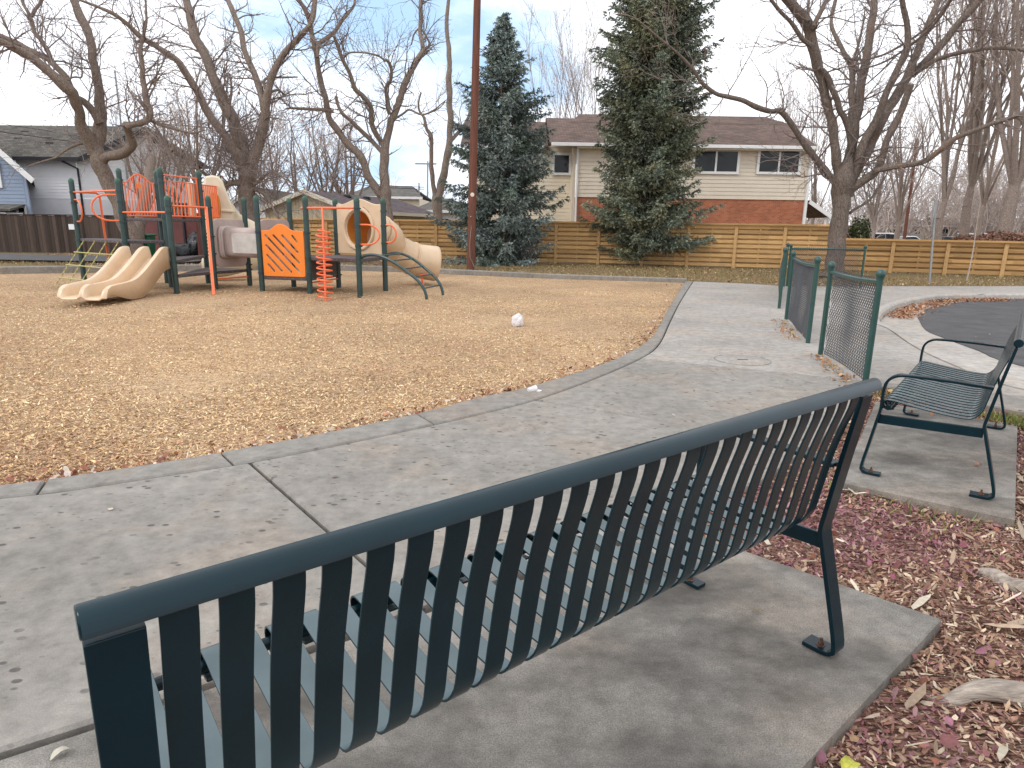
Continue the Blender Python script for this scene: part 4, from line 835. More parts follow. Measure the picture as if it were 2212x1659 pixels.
def wheelie(p, m, label):
    t = empty('wheeled_bin', (p.x, p.y, 0), label, 'bin'); mb = MB(); b0 = [(-.24, -.26), (.24, -.26), (.24, .26), (-.24, .26)]
    vs = [(p.x+a*.8, p.y+b*.8, .08) for a, b in b0]+[(p.x+a, p.y+b, .95) for a, b in b0]; mb.add(vs, [(3, 2, 1, 0), (4, 5, 6, 7), (0, 1, 5, 4), (1, 2, 6, 5), (2, 3, 7, 6), (3, 0, 4, 7)]); mb.build('body', m, t, False, .03)
    mb = MB(); mb.box((p.x, p.y, 1.0), (.56, .62, .08)); mb.build('lid', m, t, False, .03)
    for s_ in (-1, 1): mb = MB(); mb.lathe((p.x+s_*.2, p.y+.22, .1), [(.1, -.025), (.1, .025)], 14, axis=(1, 0, 0)); mb.build('wheel', M['rubber'], t)
wheelie(AT(320, 545, 27.6), M['green'], 'green wheeled bin beside the maroon enclosure')
# ------------------------------------------------------------------ houses
def uvs(o, sc_=1.0):                                 # box-project metres onto UVs for brick and shingle courses
    me = o.data; uv = me.uv_layers.new(name='uv'); up = Vector((0, 0, 1))
    for p in me.polygons:
        n = p.normal; t = up.cross(n); t = t.normalized() if t.length > .05 else Vector((1, 0, 0)); b = n.cross(t)
        for li in p.loop_indices: c_ = me.vertices[me.loops[li].vertex_index].co; uv.data[li].uv = (c_.dot(t)*sc_, c_.dot(b)*sc_)
def lap_wall(A, B, z0, z1, pitch=.2, lip=.022, topf=None):      # overlapping clapboards; topf(t) gives a sloping top
    A, B = Vector((A[0], A[1], 0)), Vector((B[0], B[1], 0)); d = (B-A).normalized(); nr = Vector((d.y, -d.x, 0)); L = (B-A).length; mb = MB(); z = z0
    zmax = z1
    while z < zmax-.01:
        zt = min(z+pitch, zmax)
        if topf:
            xs = [t for t in np.linspace(0, 1, 81) if topf(t) > zt]
            if not xs: break
            t0, t1 = xs[0], xs[-1]
        else: t0, t1 = 0, 1
        a, b = A+d*(L*t0), A+d*(L*t1)
        mb.add([a+nr*lip+Vector((0, 0, z)), b+nr*lip+Vector((0, 0, z)), b+Vector((0, 0, zt)), a+Vector((0, 0, zt)), a+Vector((0, 0, z)), b+Vector((0, 0, z))], [(0, 1, 2, 3), (4, 5, 1, 0)]); z = zt
    return mb
def quadroof(name, pts, m, parent, th=.14):
    n = len(pts); mb = MB(); mb.add([tuple(p) for p in pts]+[(p[0], p[1], p[2]-th) for p in pts], [tuple(range(n)), tuple(reversed(range(n, 2*n)))]+[(i, n+i, n+(i+1) % n, (i+1) % n) for i in range(n)])
    o = mb.build(name, m, parent); bm = bmesh.new(); bm.from_mesh(o.data); bmesh.ops.recalc_face_normals(bm, faces=bm.faces); bm.to_mesh(o.data); bm.free(); uvs(o); return o
def window(parent, A, d, w, z0, z1, n=1, fr=.10, nr=None, mm='white'):      # A: left edge on the wall; d along the wall
    nr = Vector((d.y, -d.x, 0)); p = Vector((A.x, A.y, 0)); mb = MB(); q = lambda x, z, o: p+d*x+nr*o+Vector((0, 0, z))
    for x0, x1, a, b in [(0, w, z1-fr, z1), (0, w, z0, z0+fr), (0, fr, z0+fr, z1-fr), (w-fr, w, z0+fr, z1-fr)]+[(w*i/n-fr*.35, w*i/n+fr*.35, z0+fr, z1-fr) for i in range(1, n)]:
        mb.bar(q((x0+x1)/2, a, .045), q((x0+x1)/2, b, .045), x1-x0, .07, up=nr)
    fo = mb.build('window_frame', M[mm], parent)
    mb = MB(); mb.bar(q(w/2, z0+fr*.5, .022), q(w/2, z1-fr*.5, .022), w-fr, .02, up=nr); mb.build('pane', M['glass'], fo)
    return fo
# house with brick base, right of centre
HY = 36.5; hz = lambda x, y: AT(x, y, HY).z
xL, xM, xR = AT(1012, 400, HY+1.2).x, AT(1243, 400, HY).x, AT(1741, 420, HY).x; zE, zB = hz(1500, 320), hz(1500, 429)
h = empty('brick_and_siding_house', (xM, HY, 0), 'two-storey house with taupe siding over red brick, behind the golden fence', 'house'); X1 = Vector((1, 0, 0))
mb = MB(); mb.bar((xM, HY+.15, zB/2-.1), (xR, HY+.15, zB/2-.1), .3, zB+.2); o = mb.build('brick_wall', M['brick'], h); uvs(o)
lap_wall((xM, HY-.03), (xR, HY-.03), zB, zE+.1).build('siding_wall', M['siding'], h)
lap_wall((xL, HY+1.2), (xM, HY+1.2), 0, zE+.15).build('siding_wall', M['siding2'], h)
mb = MB(); mb.box((xR+.0, HY+4.5, zE/2), (.16, 8.9, zE)); mb.box(((xL+xM)/2, HY+9, zE/2), (xM-xL, .2, zE)); mb.box((xM-.09, HY+.62, zE/2), (.16, 1.2, zE)); mb.build('side_wall', M['siding'], h)
mb = MB(); mb.bar((xR+.02, HY-.05, .0), (xR+.02, HY-.05, zE), .14, .12, up=(0, 1, 0)); mb.build('corner_trim', M['white'], h)
mb = MB(); mb.tube([(xM+.05, HY-.12, 0), (xM+.05, HY-.12, zE-.1), (xM+.05, HY-.28, zE+.02)], .055, 8); mb.build('downspout', M['white'], h)
zR1 = AT(1690, 262, HY+4.6).z; zR2 = AT(1300, 247, HY+5.6).z
xr = AT(1768, 300, HY-.5).x; xl2 = AT(1186, 300, HY).x
quadroof('roof', [(xl2+.02, HY-.55, zE+.12), (xr, HY-.55, zE+.12), (xr, HY+4.6, zR1), (xl2+.02, HY+4.6, zR1)], M['roofr'], h)
quadroof('roof', [(xr, HY+9.6, zE+.12), (xl2, HY+9.6, zE+.12), (xl2, HY+4.62, zR1), (xr, HY+4.62, zR1)], M['roofr'], h)
yl = HY+.7; quadroof('roof', [(xL-.4, yl, zE+.10), (xl2, yl, zE+.10), (xl2, yl+4.6, zR1-.12), (xL-.4, yl+4.6, zR1-.12)], M['roofr'], h)
xa, xb, xc, xd = AT(1232, 272, HY+4).x, AT(1252, 247, HY+5.6).x, AT(1655, 247, HY+5.6).x, AT(1705, 262, HY+4).x
tt = .80; quadroof('roof', [(xa, HY+4.6*tt, zE+.12+(zR1-zE-.12)*tt+.06), (xd, HY+4.6*tt, zE+.12+(zR1-zE-.12)*tt+.06), (xc, HY+5.6, zR2), (xb, HY+5.6, zR2)], M['roofr'], h)
mb = MB(); mb.box(((xl2+xr)/2+.1, HY-.58, zE+.03), (xr-xl2, .12, .17)); mb.build('gutter', M['white'], h, False, .02)
mb = MB(); mb.box(((xL+xl2)/2-.2, yl-.03, zE-.0), (xl2-xL, .12, .16)); mb.build('gutter', M['white'], h, False, .02)
mb = MB(); mb.box(((xM+xr)/2, HY-.27, zE-.09), (xr-xM, .52, .05)); mb.build('soffit', M['cream'], h)
for (x0, x1, y0, y1, n_, dy) in ((1193, 1233, 330, 379, 1, 1.2), (1497, 1594, 321, 377, 2, 0), (1637, 1726, 321, 378, 2, 0)):
    a, b = AT(x0, y0, HY+dy), AT(x1, y1, HY+dy); window(h, Vector((a.x, HY+dy-.05, 0)), X1, b.x-a.x, b.z, a.z, n_, .13)
v_ = AT(1296, 292, HY+2); mb = MB(); mb.lathe((v_.x, HY+2.2, zE+.9), [(.2, 0), (.06, .35), (.06, .75)], 10); mb.build('roof_vent', M['roofr'], h)
# lean-to porch on its right
pa, pb = AT(1743, 433, HY+.4), AT(1790, 466, HY+.4); o = None
quadroof('porch_roof', [(pa.x, HY+.1, pa.z), (pb.x, HY+.1, pb.z), (pb.x, HY+3, pb.z), (pa.x, HY+3, pa.z)], M['roofr'], h, .1)
mb = MB(); mb.bar((pa.x, HY+.04, pa.z-.08), (pb.x, HY+.04, pb.z-.08), .06, .2); mb.build('porch_fascia', M['white'], h)
mb = MB(); mb.bar((pb.x-.2, HY+.3, 0), (pb.x-.2, HY+.3, pb.z-.1), .12, .12, up=(0, 1, 0)); mb.build('porch_post', M['white'], h)
# tan garage behind the play structure
Kc = AT(768, 500, 37.5); Kc.z = 0; sv = Vector((2.8, 8.0, 0)).normalized(); gv = Vector((-sv.y, sv.x, 0)); zG = AT(768, 455, 37.5).z; gl_ = 0
for it in range(400):
    gl_ += .02; q = Kc+gv*gl_; r_ = ray(576, 460); 
    if q.x/q.y < r_[0]/r_[1]: break
sl_ = 0
for it in range(900):
    sl_ += .02; q = Kc+sv*sl_; r_ = ray(936, 460)
    if q.x/q.y > r_[0]/r_[1]: break
gt = empty('tan_garage', tuple(Kc), 'low tan garage with cream-trimmed gable and dark shingle roof behind the golden fence', 'garage')
ap = Kc+gv*(gl_/2); zA = AT(673, 412, ap.y).z; zG2 = zG
mb = MB(); mb.add([tuple(Kc), tuple(Kc+gv*gl_), tuple(Kc+gv*gl_+Vector((0, 0, zG2))), (ap.x, ap.y, zA-.12), tuple(Kc+Vector((0, 0, zG2)))], [(0, 1, 2, 3, 4)]); o = mb.build('gable_wall', M['gar'], gt)
md = o.modifiers.new('s', 'SOLIDIFY'); md.thickness = .1
mb = MB(); mb.bar(Kc+sv*.06+Vector((0, 0, zG2/2)), Kc+sv*sl_+Vector((0, 0, zG2/2)), .12, zG2); mb.build('side_wall', M['gar'], gt)
ov = .45; f0 = -sv*ov
for sgn, cor, ro in ((1, Kc-gv*.35, 1), (-1, Kc+gv*(gl_+.35), -1)):
    zz = zG2-.02
    pts = [cor+f0+Vector((0, 0, zz)), cor+sv*(sl_+.3)+Vector((0, 0, zz)), ap+sv*(sl_+.3)+Vector((0, 0, zA)), ap+f0+Vector((0, 0, zA))]
    quadroof('roof', [tuple(p) for p in (pts if ro > 0 else pts[::-1])], M['roofd'], gt, .10)
    mb = MB(); mb.bar(cor+f0-sv*.03+Vector((0, 0, zz-.07)), ap+f0-sv*.03+Vector((0, 0, zA-.07)), .05, .24); mb.build('barge_board', M['cream'], gt)
    if ro > 0: mb = MB(); mb.bar(cor-gv*.04+f0+Vector((0, 0, zz-.06)), cor-gv*.04+sv*(sl_+.3)+Vector((0, 0, zz-.06)), .05, .2); mb.build('gutter', M['cream'], gt)
for t in (.30, .52, .76):
    q = ap.lerp(Kc, .22)+sv*(sl_*t); zz = zA+(zG2-zA)*.22; mb = MB(); mb.box((q.x, q.y, zz+.07), (.42, .42, .16)); mb.build('roof_vent', M['black'], gt, False, .03)
a = Kc+sv*(sl_*.66)-gv*.07; window(gt, a, sv, 1.3, zG2-1.0, zG2-.45, 2, .09)
# blue-grey house, far left
def place_house(name, label, K, gw, sw, ang, ze, za, wm, rm, tm, ov=.5, lap=.19):
    sv = Vector((math.cos(ang), math.sin(ang), 0)); gv = Vector((-sv.y, sv.x, 0)); K = V3(K); h = empty(name, tuple(K), label, 'house')
    return h, sv, gv, K
BY = 36.0; b0, b1 = AT(-150, 400, BY), AT(58, 400, BY); zb = AT(58, 362, BY).z; apx = AT(-45, 276, BY)
bh = empty('blue_house', (b1.x, BY, 0), 'blue-grey clapboard house with white-edged gable at the far left', 'house'); wl = b1.x-b0.x; tp_ = (apx.x-b0.x)/wl
za_ = apx.z
tf = lambda t: za_-(abs(t-tp_)*wl)*(za_-zb)/(b1.x-apx.x)
lap_wall((b0.x, BY), (b1.x, BY), 0, za_, .19, .02, tf).build('gable_wall', M['bsiding'], bh)
dvx = -.74; mb = MB(); mb.bar((b1.x-.08, BY+.02, zb/2), (b1.x-.08+8*dvx, BY+8, zb/2), .16, zb); mb.build('side_wall', M['bsiding'], bh)
mb = MB(); mb.bar((b1.x, BY-.05, 0), (b1.x, BY-.05, zb), .14, .10, up=(0, 1, 0)); mb.build('corner_trim', M['bsiding'], bh)
sl2 = (za_-zb)/(b1.x-apx.x); ex = .75
for sg, xe in ((1, b1.x+ex), (-1, 2*apx.x-b1.x-ex)):
    zee = za_-abs(xe-apx.x)*sl2+.1
    quadroof('roof', [(apx.x, BY-.5, za_+.1), (xe, BY-.5, zee), (xe+9*dvx, BY+9, zee), (apx.x+9*dvx, BY+9, za_+.1)], M['roofg'], bh, .12)
    mb = MB(); mb.bar((apx.x, BY-.55, za_-.02), (xe, BY-.55, zee-.10), .06, .26); mb.build('barge_board', M['white'], bh)
a, b = AT(35, 444, BY), AT(62, 468, BY); window(bh, Vector((a.x, BY-.02, 0)), X1, b.x-a.x, b.z-.4, a.z, 1, .12)
a, b = AT(-28, 349, BY), AT(8, 406, BY); window(bh, Vector((a.x, BY-.02, 0)), X1, b.x-a.x, b.z, a.z, 1, .14)
a, b = AT(-80, 438, BY-1.2), AT(33, 452, BY-1.2)
quadroof('porch_roof', [(a.x, BY-1.6, b.z), (b.x, BY-1.6, b.z), (b.x-.3, BY, a.z), (a.x, BY, a.z)], M['roofg'], bh, .1)
mb = MB(); mb.box(((a.x+AT(22, 460, BY-1.2).x)/2, BY-.9, b.z/2-.1), (AT(22, 460, BY-1.2).x-a.x, 1.2, b.z-.15)); mb.build('porch_wall', M['skirt'], bh)
# white house behind it
WY = 41.0; w0, w1 = AT(20, 400, WY), AT(171, 400, WY); zw = AT(120, 345, WY).z; w2 = w1+Vector((5.2, 3.2, 0)); zs = AT(120, 429, WY).z; rid = AT(172, 279, WY+4.5)
wh = empty('white_house', (w1.x, WY, 0), 'white clapboard house with grey shingle roof and black gutter at the left', 'house')
mb = MB(); mb.box(((w0.x+w1.x)/2, WY+.1, zs/2), (w1.x-w0.x, .2, zs)); mb.bar((w1.x, WY, zs/2), (w2.x, w2.y, zs/2), .14, zs); mb.build('rendered_base', M['skirt'], wh)
lap_wall((w0.x, WY), (w1.x, WY), zs, zw+.1, .18).build('clapboard_wall', M['wsiding'], wh)
dg_ = Vector((w2.x-w1.x, w2.y-w1.y, 0)); Lg = dg_.length; zr_ = rid.z-.3
lap_wall((w1.x, WY), (w2.x, w2.y), zs, zr_, .18, .02, lambda t: zw+.05+(zr_-zw)*(1-abs(t-.62)/.62)).build('gable_wall', M['wsiding'], wh)
dgn = dg_.normalized(); rdg = w1+dg_*.62; ovv = Vector((dgn.y, -dgn.x, 0))
lft = Vector((-1, 0, 0))
quadroof('roof', [(w0.x-8, WY-.5, zw+.05), (w1.x+.55, WY-.55, zw+.05), (rdg.x+.45, rdg.y-.5, zr_+.12), (w0.x-8, rdg.y, zr_+.12)], M['roofg'], wh, .14)
e2_ = w1+dg_*1.15; quadroof('roof', [(rdg.x+.45, rdg.y-.5, zr_+.12), (e2_.x+.5, e2_.y-.4, zw), (e2_.x-8, e2_.y+3, zw), (w0.x-6, rdg.y+2, zr_+.12)], M['roofg'], wh, .14)
mb = MB(); mb.box(((w0.x+w1.x)/2+.3, WY-.6, zw-.0), (w1.x-w0.x+.6, .13, .2)); mb.build('gutter', M['black'], wh)
mb = MB(); mb.bar((w1.x+.6, WY-.62, zw-.02), (rdg.x+.5, rdg.y-.58, zr_+.02), .06, .28); mb.build('barge_board', M['black'], wh)
mb = MB(); mb.tube([(w1.x-.5, WY-.55, zw-.1), (w1.x+.12, WY-.12, zw-.5), (w1.x+.12, WY-.12, 0)], .06, 8); mb.build('downspout', M['black'], wh)
mb = MB(); mb.bar(w1+dg_*.42+ovv*.05, w1+dg_*.42+ovv*.05+Vector((0, 0, zw+1.6)), .10, .05, up=ovv); mb.build('trim_strip', M['galv'], wh)
a = w1+dg_*.62+ovv*.05; window(wh, a+ovv*.0, dgn, .8, zw+1.1, zw+2.1, 1, .12)
mb = MB(); b0 = w1+dg_*.78+ovv*.05; zz = AT(225, 437, b0.y).z; fl2 = [b0, b0+dg_*.45, b0+dg_*.45+ovv*1.3, b0+ovv*1.3]
mb.prism([(p.x, p.y) for p in fl2], zz-.15, zz); mb.build('balcony_floor', M['maroon'], wh)
mb = MB(); q = b0+ovv*1.25
for i in range(9): p = q+dg_*(.45*i/8); mb.bar(p+Vector((0, 0, zz)), p+Vector((0, 0, zz+1.0)), .03, .03, up=(0, 1, 0))
mb.bar(q+Vector((0, 0, zz+1.0)), q+dg_*.45+Vector((0, 0, zz+1.0)), .06, .05); mb.bar(q+Vector((0, 0, zz-.9)), q+dg_*.10+Vector((0, 0, zz-.1)), .10, .10); mb.bar(q+Vector((0, 0, zz-1.0)), q+Vector((0, 0, zz+1.1)), .12, .12, up=(0, 1, 0)); mb.build('balcony_frame', M['black'], wh)
for sx_, sy_ in ((45, 312), (110, 311), (60, 296), (165, 306), (112, 322)):
    q = AT(sx_, sy_, WY+2.2); mb = MB(); f = (q.z-zw)/(zr_-zw); yy = WY-.5+f*(rdg.y-WY+.5); zz2 = zw+.05+f*(zr_+.07-zw); q = AT(sx_, sy_, yy); mb.box((q.x, yy, zz2+.06), (.45, .4, .16)); mb.build('roof_vent', M['roofg'], wh, False, .03)
# far roofs between the trees
def gable(name, label, x0, x1, ye, yr, Y, wm, rm, dep=9, tm='white'):
    a, b, r_ = AT(x0, ye, Y), AT(x1, ye, Y), AT((x0+x1)/2, yr, Y); h = empty(name, ((a.x+b.x)/2, Y, 0), label, 'house')
    lap_wall((a.x, Y), (b.x, Y), -.3, r_.z-.05, .22, .02, lambda t: a.z+(r_.z-a.z)*(1-abs(t-.5)*2)+.02).build('gable_wall', M[wm], h)
    for sg, q in ((1, b), (-1, a)):
        quadroof('roof', [(r_.x, Y-.4, r_.z+.05), (q.x+sg*.4, Y-.4, q.z-.15), (q.x+sg*.4, Y+dep, q.z-.15), (r_.x, Y+dep, r_.z+.05)], M[rm], h, .14)
        mb = MB(); mb.bar((r_.x, Y-.44, r_.z-.05), (q.x+sg*.4, Y-.44, q.z-.25), .05, .22); mb.build('barge_board', M[tm], h)
    return h
gable('white_shed', 'small white gabled outbuilding glimpsed behind the pale tree trunk left of the garage', 488, 610, 455, 405, 44, 'wsiding', 'roofg')
def long_house(name, label, x0, x1, ye, yr, Y, wm, rm, tm='white'):
    a, b, r_ = AT(x0, ye, Y), AT(x1, ye, Y), AT(x0, yr, Y+4); h = empty(name, ((a.x+b.x)/2, Y, 0), label, 'house')
    lap_wall((a.x, Y), (b.x, Y), -.3, a.z, .22).build('wall', M[wm], h)
    mb = MB(); mb.box(((a.x+b.x)/2, Y+4, a.z/2), (b.x-a.x, 7.6, a.z-.1)); mb.build('core_wall', M[wm], h)
    quadroof('roof', [(a.x-.4, Y-.5, a.z), (b.x+.4, Y-.5, a.z), (b.x-1.2, Y+4, r_.z), (a.x+1.2, Y+4, r_.z)], M[rm], h); quadroof('roof', [(b.x+.4, Y+8.5, a.z), (a.x-.4, Y+8.5, a.z), (a.x+1.2, Y+4.01, r_.z), (b.x-1.2, Y+4.01, r_.z)], M[rm], h)
    mb = MB(); mb.bar((a.x-.4, Y-.55, a.z-.04), (b.x+.4, Y-.55, a.z-.04), .08, .2); mb.build('gutter', M[tm], h)
    n_ = max(1, int((b.x-a.x)/4))
    for i in range(n_): window(h, Vector((a.x+(b.x-a.x)*(i+.35)/n_, Y-.02, 0)), X1, 1.3, a.z-1.6, a.z-.5, 2, .09)
    return h
long_house('cream_house', 'distant cream house with grey roof seen between the forked tree and the twin-stemmed tree', 752, 905, 425, 400, 62, 'siding2', 'roofg')
long_house('grey_house', 'distant pale grey house behind the foot of the twin-stemmed tree', 900, 1000, 455, 428, 52, 'wsiding', 'roofg')
long_house('grey_house', 'distant grey-roofed house behind the bare thicket between the two left trees', 600, 745, 448, 412, 66, 'wsiding', 'roofg')
long_house('brown_brick_house', 'low orange-brown house across the far road on the right', 1905, 2010, 486, 470, 125, 'gar', 'roofd')
o = long_house('brick_bungalow', 'long low brick bungalow across the far road behind the right-hand trees', 2020, 2300, 488, 468, 135, 'brick', 'roofr')
# ------------------------------------------------------------------ trees
QS = 2212/2500
def AS(x, y, Y): return AT(x*QS, y*QS, Y)
rnd = random.Random(5)
def grow(segs, p, d, L, r, lvl, o):
    st = o['step']*(.8 if lvl > 1 else 1); n = max(2, int(L/st)); st = L/n; rmin = o['rmin']
    for i in range(n):
        w = o['wob']; d = (d[0]+rnd.gauss(0, w), d[1]+rnd.gauss(0, w), d[2]+rnd.gauss(0, w)+o['up']*(1 if lvl < o['max'] else .4)); l = math.sqrt(d[0]**2+d[1]**2+d[2]**2); d = (d[0]/l, d[1]/l, d[2]/l)
        q = (p[0]+d[0]*st, p[1]+d[1]*st, p[2]+d[2]*st); ra = max(rmin, r*(1-.75*i/n)); rb = max(rmin*.8, r*(1-.75*(i+1)/n)); segs.append((p, q, ra, rb)); p = q
        if lvl < o['max']:
            k = o['dens']*st*(1 if lvl else .8)
            while k > 0:
                if rnd.random() < k:
                    a = rnd.uniform(.45, 1.05); th = rnd.uniform(0, 6.283)
                    h = (0, 0, 1) if abs(d[2]) < .9 else (1, 0, 0); u = (d[1]*h[2]-d[2]*h[1], d[2]*h[0]-d[0]*h[2], d[0]*h[1]-d[1]*h[0]); lu = math.sqrt(sum(c*c for c in u)); u = tuple(c/lu for c in u)
                    v = (d[1]*u[2]-d[2]*u[1], d[2]*u[0]-d[0]*u[2], d[0]*u[1]-d[1]*u[0]); ca, sa, ct, s_t = math.cos(a), math.sin(a), math.cos(th), math.sin(th)
                    e = tuple(d[j]*ca+(u[j]*ct+v[j]*s_t)*sa for j in range(3))
                    Lc = L*(1-.55*(i+1)/n)*rnd.uniform(.35, .7)
                    if Lc > o['lmin']: grow(segs, p, e, Lc, max(rmin, ra*.6), lvl+1, o)
                k -= 1
def smooth_limb(pts, Y, dy, ws):     # traced sideways, given its own depth dy(t)
    n = len(pts); out = []
    for i, (x, y) in enumerate(pts):
        t = i/(n-1); out.append(AS(x, y, Y+dy*t**1.15))
    cu = [Vector(p) for p in catmull(out, 4)]; rr = np.interp(np.linspace(0, 1, len(cu)), np.linspace(0, 1, len(ws)), ws)
    return cu, [float(w*p.y/FV*QS*.5*.86) for w, p in zip(rr, cu)]
def bare_tree(name, label, cat, base, Y, limbs, bk, tw, o, extra=(), group=None, side=1.0, seed=1):
    rnd.seed(seed); b = AS(base[0], base[1], Y); b.z = 0
    t = empty(name, (b.x, b.y, 0), label, cat, group); mb = MB(); segs = []
    for L in limbs:
        pts, ws, dy = L[0], L[1], L[2]; tw_n = L[3] if len(L) > 3 else 1.0; y0 = L[4] if len(L) > 4 else 0
        cu, rr = smooth_limb(pts, Y+y0, dy, ws); cu2 = [p+Vector((mnoise.noise(p*1.9), mnoise.noise(p*1.9+Vector((7, 0, 0))), 0))*r*.35 for p, r in zip(cu, rr)]
        rr2 = [r*(1+.16*mnoise.noise(p*2.6)) for r, p in zip(rr, cu)]
        mb.tube(cu2, rr2, 12 if max(rr) > .1 else 8)
        for i in range(1, len(cu)):
            a, c_ = cu[i-1], cu[i]; ln = (c_-a).length; k = ln*o['spawn']*tw_n
            if rr[i] > o.get('bare', .3): k *= .15
            while k > 0:
                if rnd.random() < k:
                    d = (c_-a).normalized(); th = rnd.uniform(0, 6.283); u = d.cross(Vector((0, 1, .1))).normalized(); v = d.cross(u); e = (d*rnd.uniform(.15, .8)+(u*math.cos(th)+v*math.sin(th))*1.0)
                    e.z += o.get('lift', .25); e.normalize(); L_ = rnd.uniform(*o['len'])*o.get('lk', 1); grow(segs, tuple(a.lerp(c_, rnd.random())), tuple(e), L_, min(.035, max(.012, rr[i]*.35)), 1, o)
                k -= 1
    mb.build('trunk', bk, t, True)
    for e in extra: grow(segs, *e)
    V, F = segs_mesh(segs, 3); bulk('crown', V, F, tw, t); return t, len(segs)
OA = dict(step=.20, wob=.18, up=.03, dens=3.2, max=3, rmin=.0055, lmin=.15, spawn=4.4, len=(.7, 2.6), bare=.30)
tA = [([(335, 640), (322, 590), (308, 545), (288, 495), (264, 450), (249, 405), (240, 375), (236, 360), (233, 348)], [64, 52, 46, 38, 34, 40, 42, 34, 16], 0, .1),
      ([(240, 380), (222, 350), (206, 324), (197, 297), (194, 271), (186, 250), (176, 226), (154, 208), (118, 172), (72, 137), (36, 119), (0, 101), (-60, 80)], [40, 34, 31, 26, 25, 28, 30, 28, 24, 21, 19, 18, 15], -2.5, .7),
      ([(178, 226), (168, 205), (159, 188), (132, 157), (116, 143), (81, 127), (45, 107), (18, 94), (0, 87), (-50, 70)], [18, 17, 16, 16, 16, 14, 13, 12, 11, 9], 1.0, .7, -.7),
      ([(124, 148), (116, 125), (101, 101), (83, 78), (78, 54), (70.5, 32.5), (58, 11), (50, -20)], [12, 12, 11, 10, 10, 9, 8, 7], 1.2, 1, -.4), ([(79, 40), (87, 23), (99, 7), (103, -15)], [9, 8, 7, 6], .3, 1, .4),
      ([(235, 385), (238, 345), (245, 306), (246, 285), (242, 226), (235, 181), (228, 145), (220.6, 99.5), (213, 72), (195, 36), (181, 0), (172, -40)], [40, 36, 30, 27, 23, 22, 21, 20, 20, 20, 19, 18], 1.5, .5),
      ([(244, 300), (225, 268), (205, 248), (188, 240)], [22, 20, 18, 16], -.5, .2), ([(168, 196), (174, 190), (186, 188), (196, 190), (200, 184), (200, 160), (197, 130)], [6, 5, 5, 4, 4, 3, 2], .5, 3, -1),
      ([(252, 396), (262, 383), (289, 378), (310, 369), (322, 355), (318, 333), (311, 315), (306, 303)], [28, 25, 24, 25, 23, 21, 20, 17], -1.2, .4),
      ([(309, 312), (322, 304), (344, 300), (362, 288), (363, 270), (358, 253), (353, 217), (349, 190), (347, 163), (343, 127), (347, 101), (352, 80), (358, 55), (357, 30), (355, -5)], [15, 16, 17, 18, 17, 16, 15, 14, 12, 11, 9, 7, 6, 6, 5], .8, 1.6, -1.2),
      ([(362, 292), (395, 306), (440, 318), (470, 325), (500, 318)], [9, 8, 7, 5, 3], -.6, 2, -.8), ([(330, 105), (345, 98), (352, 82), (356, 50)], [7, 7, 6, 4], .3, 1, -.3),
      ([(232, 352), (200, 350), (172, 360), (150, 374), (135, 385), (100, 395), (70, 405)], [9, 8, 7, 6, 5, 4, 3], -1.6, .9), ([(330, 600), (350, 500), (362, 440), (372, 385)], [34, 30, 27, 20], 3, .1, 2.5)]
n_ = [0]
def bt(*a, **k): t, n = bare_tree(*a, **k); n_[0] += n; return t
bt('bare_tree', 'massive bare tree with crooked elbow limb, rising behind the play tower at the left', 'tree', (322, 620), 24.5, tA, M['bark_a'], M['twig'], dict(OA, bare=.17, spawn=4.4), seed=3)
tB = [([(612, 640), (606, 560), (602, 500), (601, 450), (603, 425), (603, 410), (603, 396)], [50, 46, 43, 44, 46, 36, 14], 0, .15),
      ([(600, 430), (590, 395), (575, 370), (548, 332), (522, 298), (498, 255), (477, 214), (452, 175), (428, 144), (386, 116), (343, 89), (310, 58), (278, 35), (235, 15), (194, 0)], [30, 27, 26, 23, 22, 20, 19, 18, 18, 14, 13, 12, 10, 8, 6], -3.0, .9),
      ([(602, 428), (590, 360), (572, 298), (547, 249), (522, 189), (502, 139), (477, 89.5), (465, 40), (457.5, 0), (450, -40)], [38, 36, 33, 29, 26, 24, 25, 22, 20, 18], 1.2, .8),
      ([(608, 430), (618, 395), (631.6, 348), (646, 288), (656, 224), (669, 174), (696, 129), (731, 89.5), (752, 66)], [32, 30, 27, 25, 20, 17, 16, 15, 13], -1.0, .8), ([(750, 68), (756, 62), (766, 40), (771, 0), (774, -30)], [9, 9, 9, 8, 7], -.2, .6, -1.0),
      ([(648, 275), (636, 224), (617, 174), (597, 124), (587, 75), (567, 25), (557, 0), (548, -30)], [20, 18, 16, 14, 14, 13, 12, 10], 1.5, .8, -.3),
      ([(662, 225), (680, 220), (695, 232)], [7, 7, 6], .5, .3, -.4), ([(648, 218), (644, 200), (655, 190), (690, 189), (727, 188)], [8, 8, 7, 5, 3], .4, 1, -.4), ([(561, 253), (565, 215), (560, 180)], [9, 6, 4], .4, 2, .2),
      ([(598, 448), (570, 446), (545, 450), (520, 440), (495, 420), (470, 408)], [20, 18, 16, 11, 8, 5], -2, 2.2), ([(616, 455), (640, 435), (662, 420), (690, 432), (712, 465)], [10, 8, 7, 5, 3], -2, 2), ([(618, 462), (650, 478), (672, 520), (690, 560)], [9, 8, 5, 3], -1.6, 1.6), ([(600, 445), (580, 395), (570, 350)], [10, 7, 4], 2, 2)]
bt('bare_tree', 'tall bare tree with three spreading upright limbs behind the crawl tunnel', 'tree', (610, 640), 26.0, tB, M['bark_b'], M['twig'], dict(OA, spawn=5.2), seed=9)
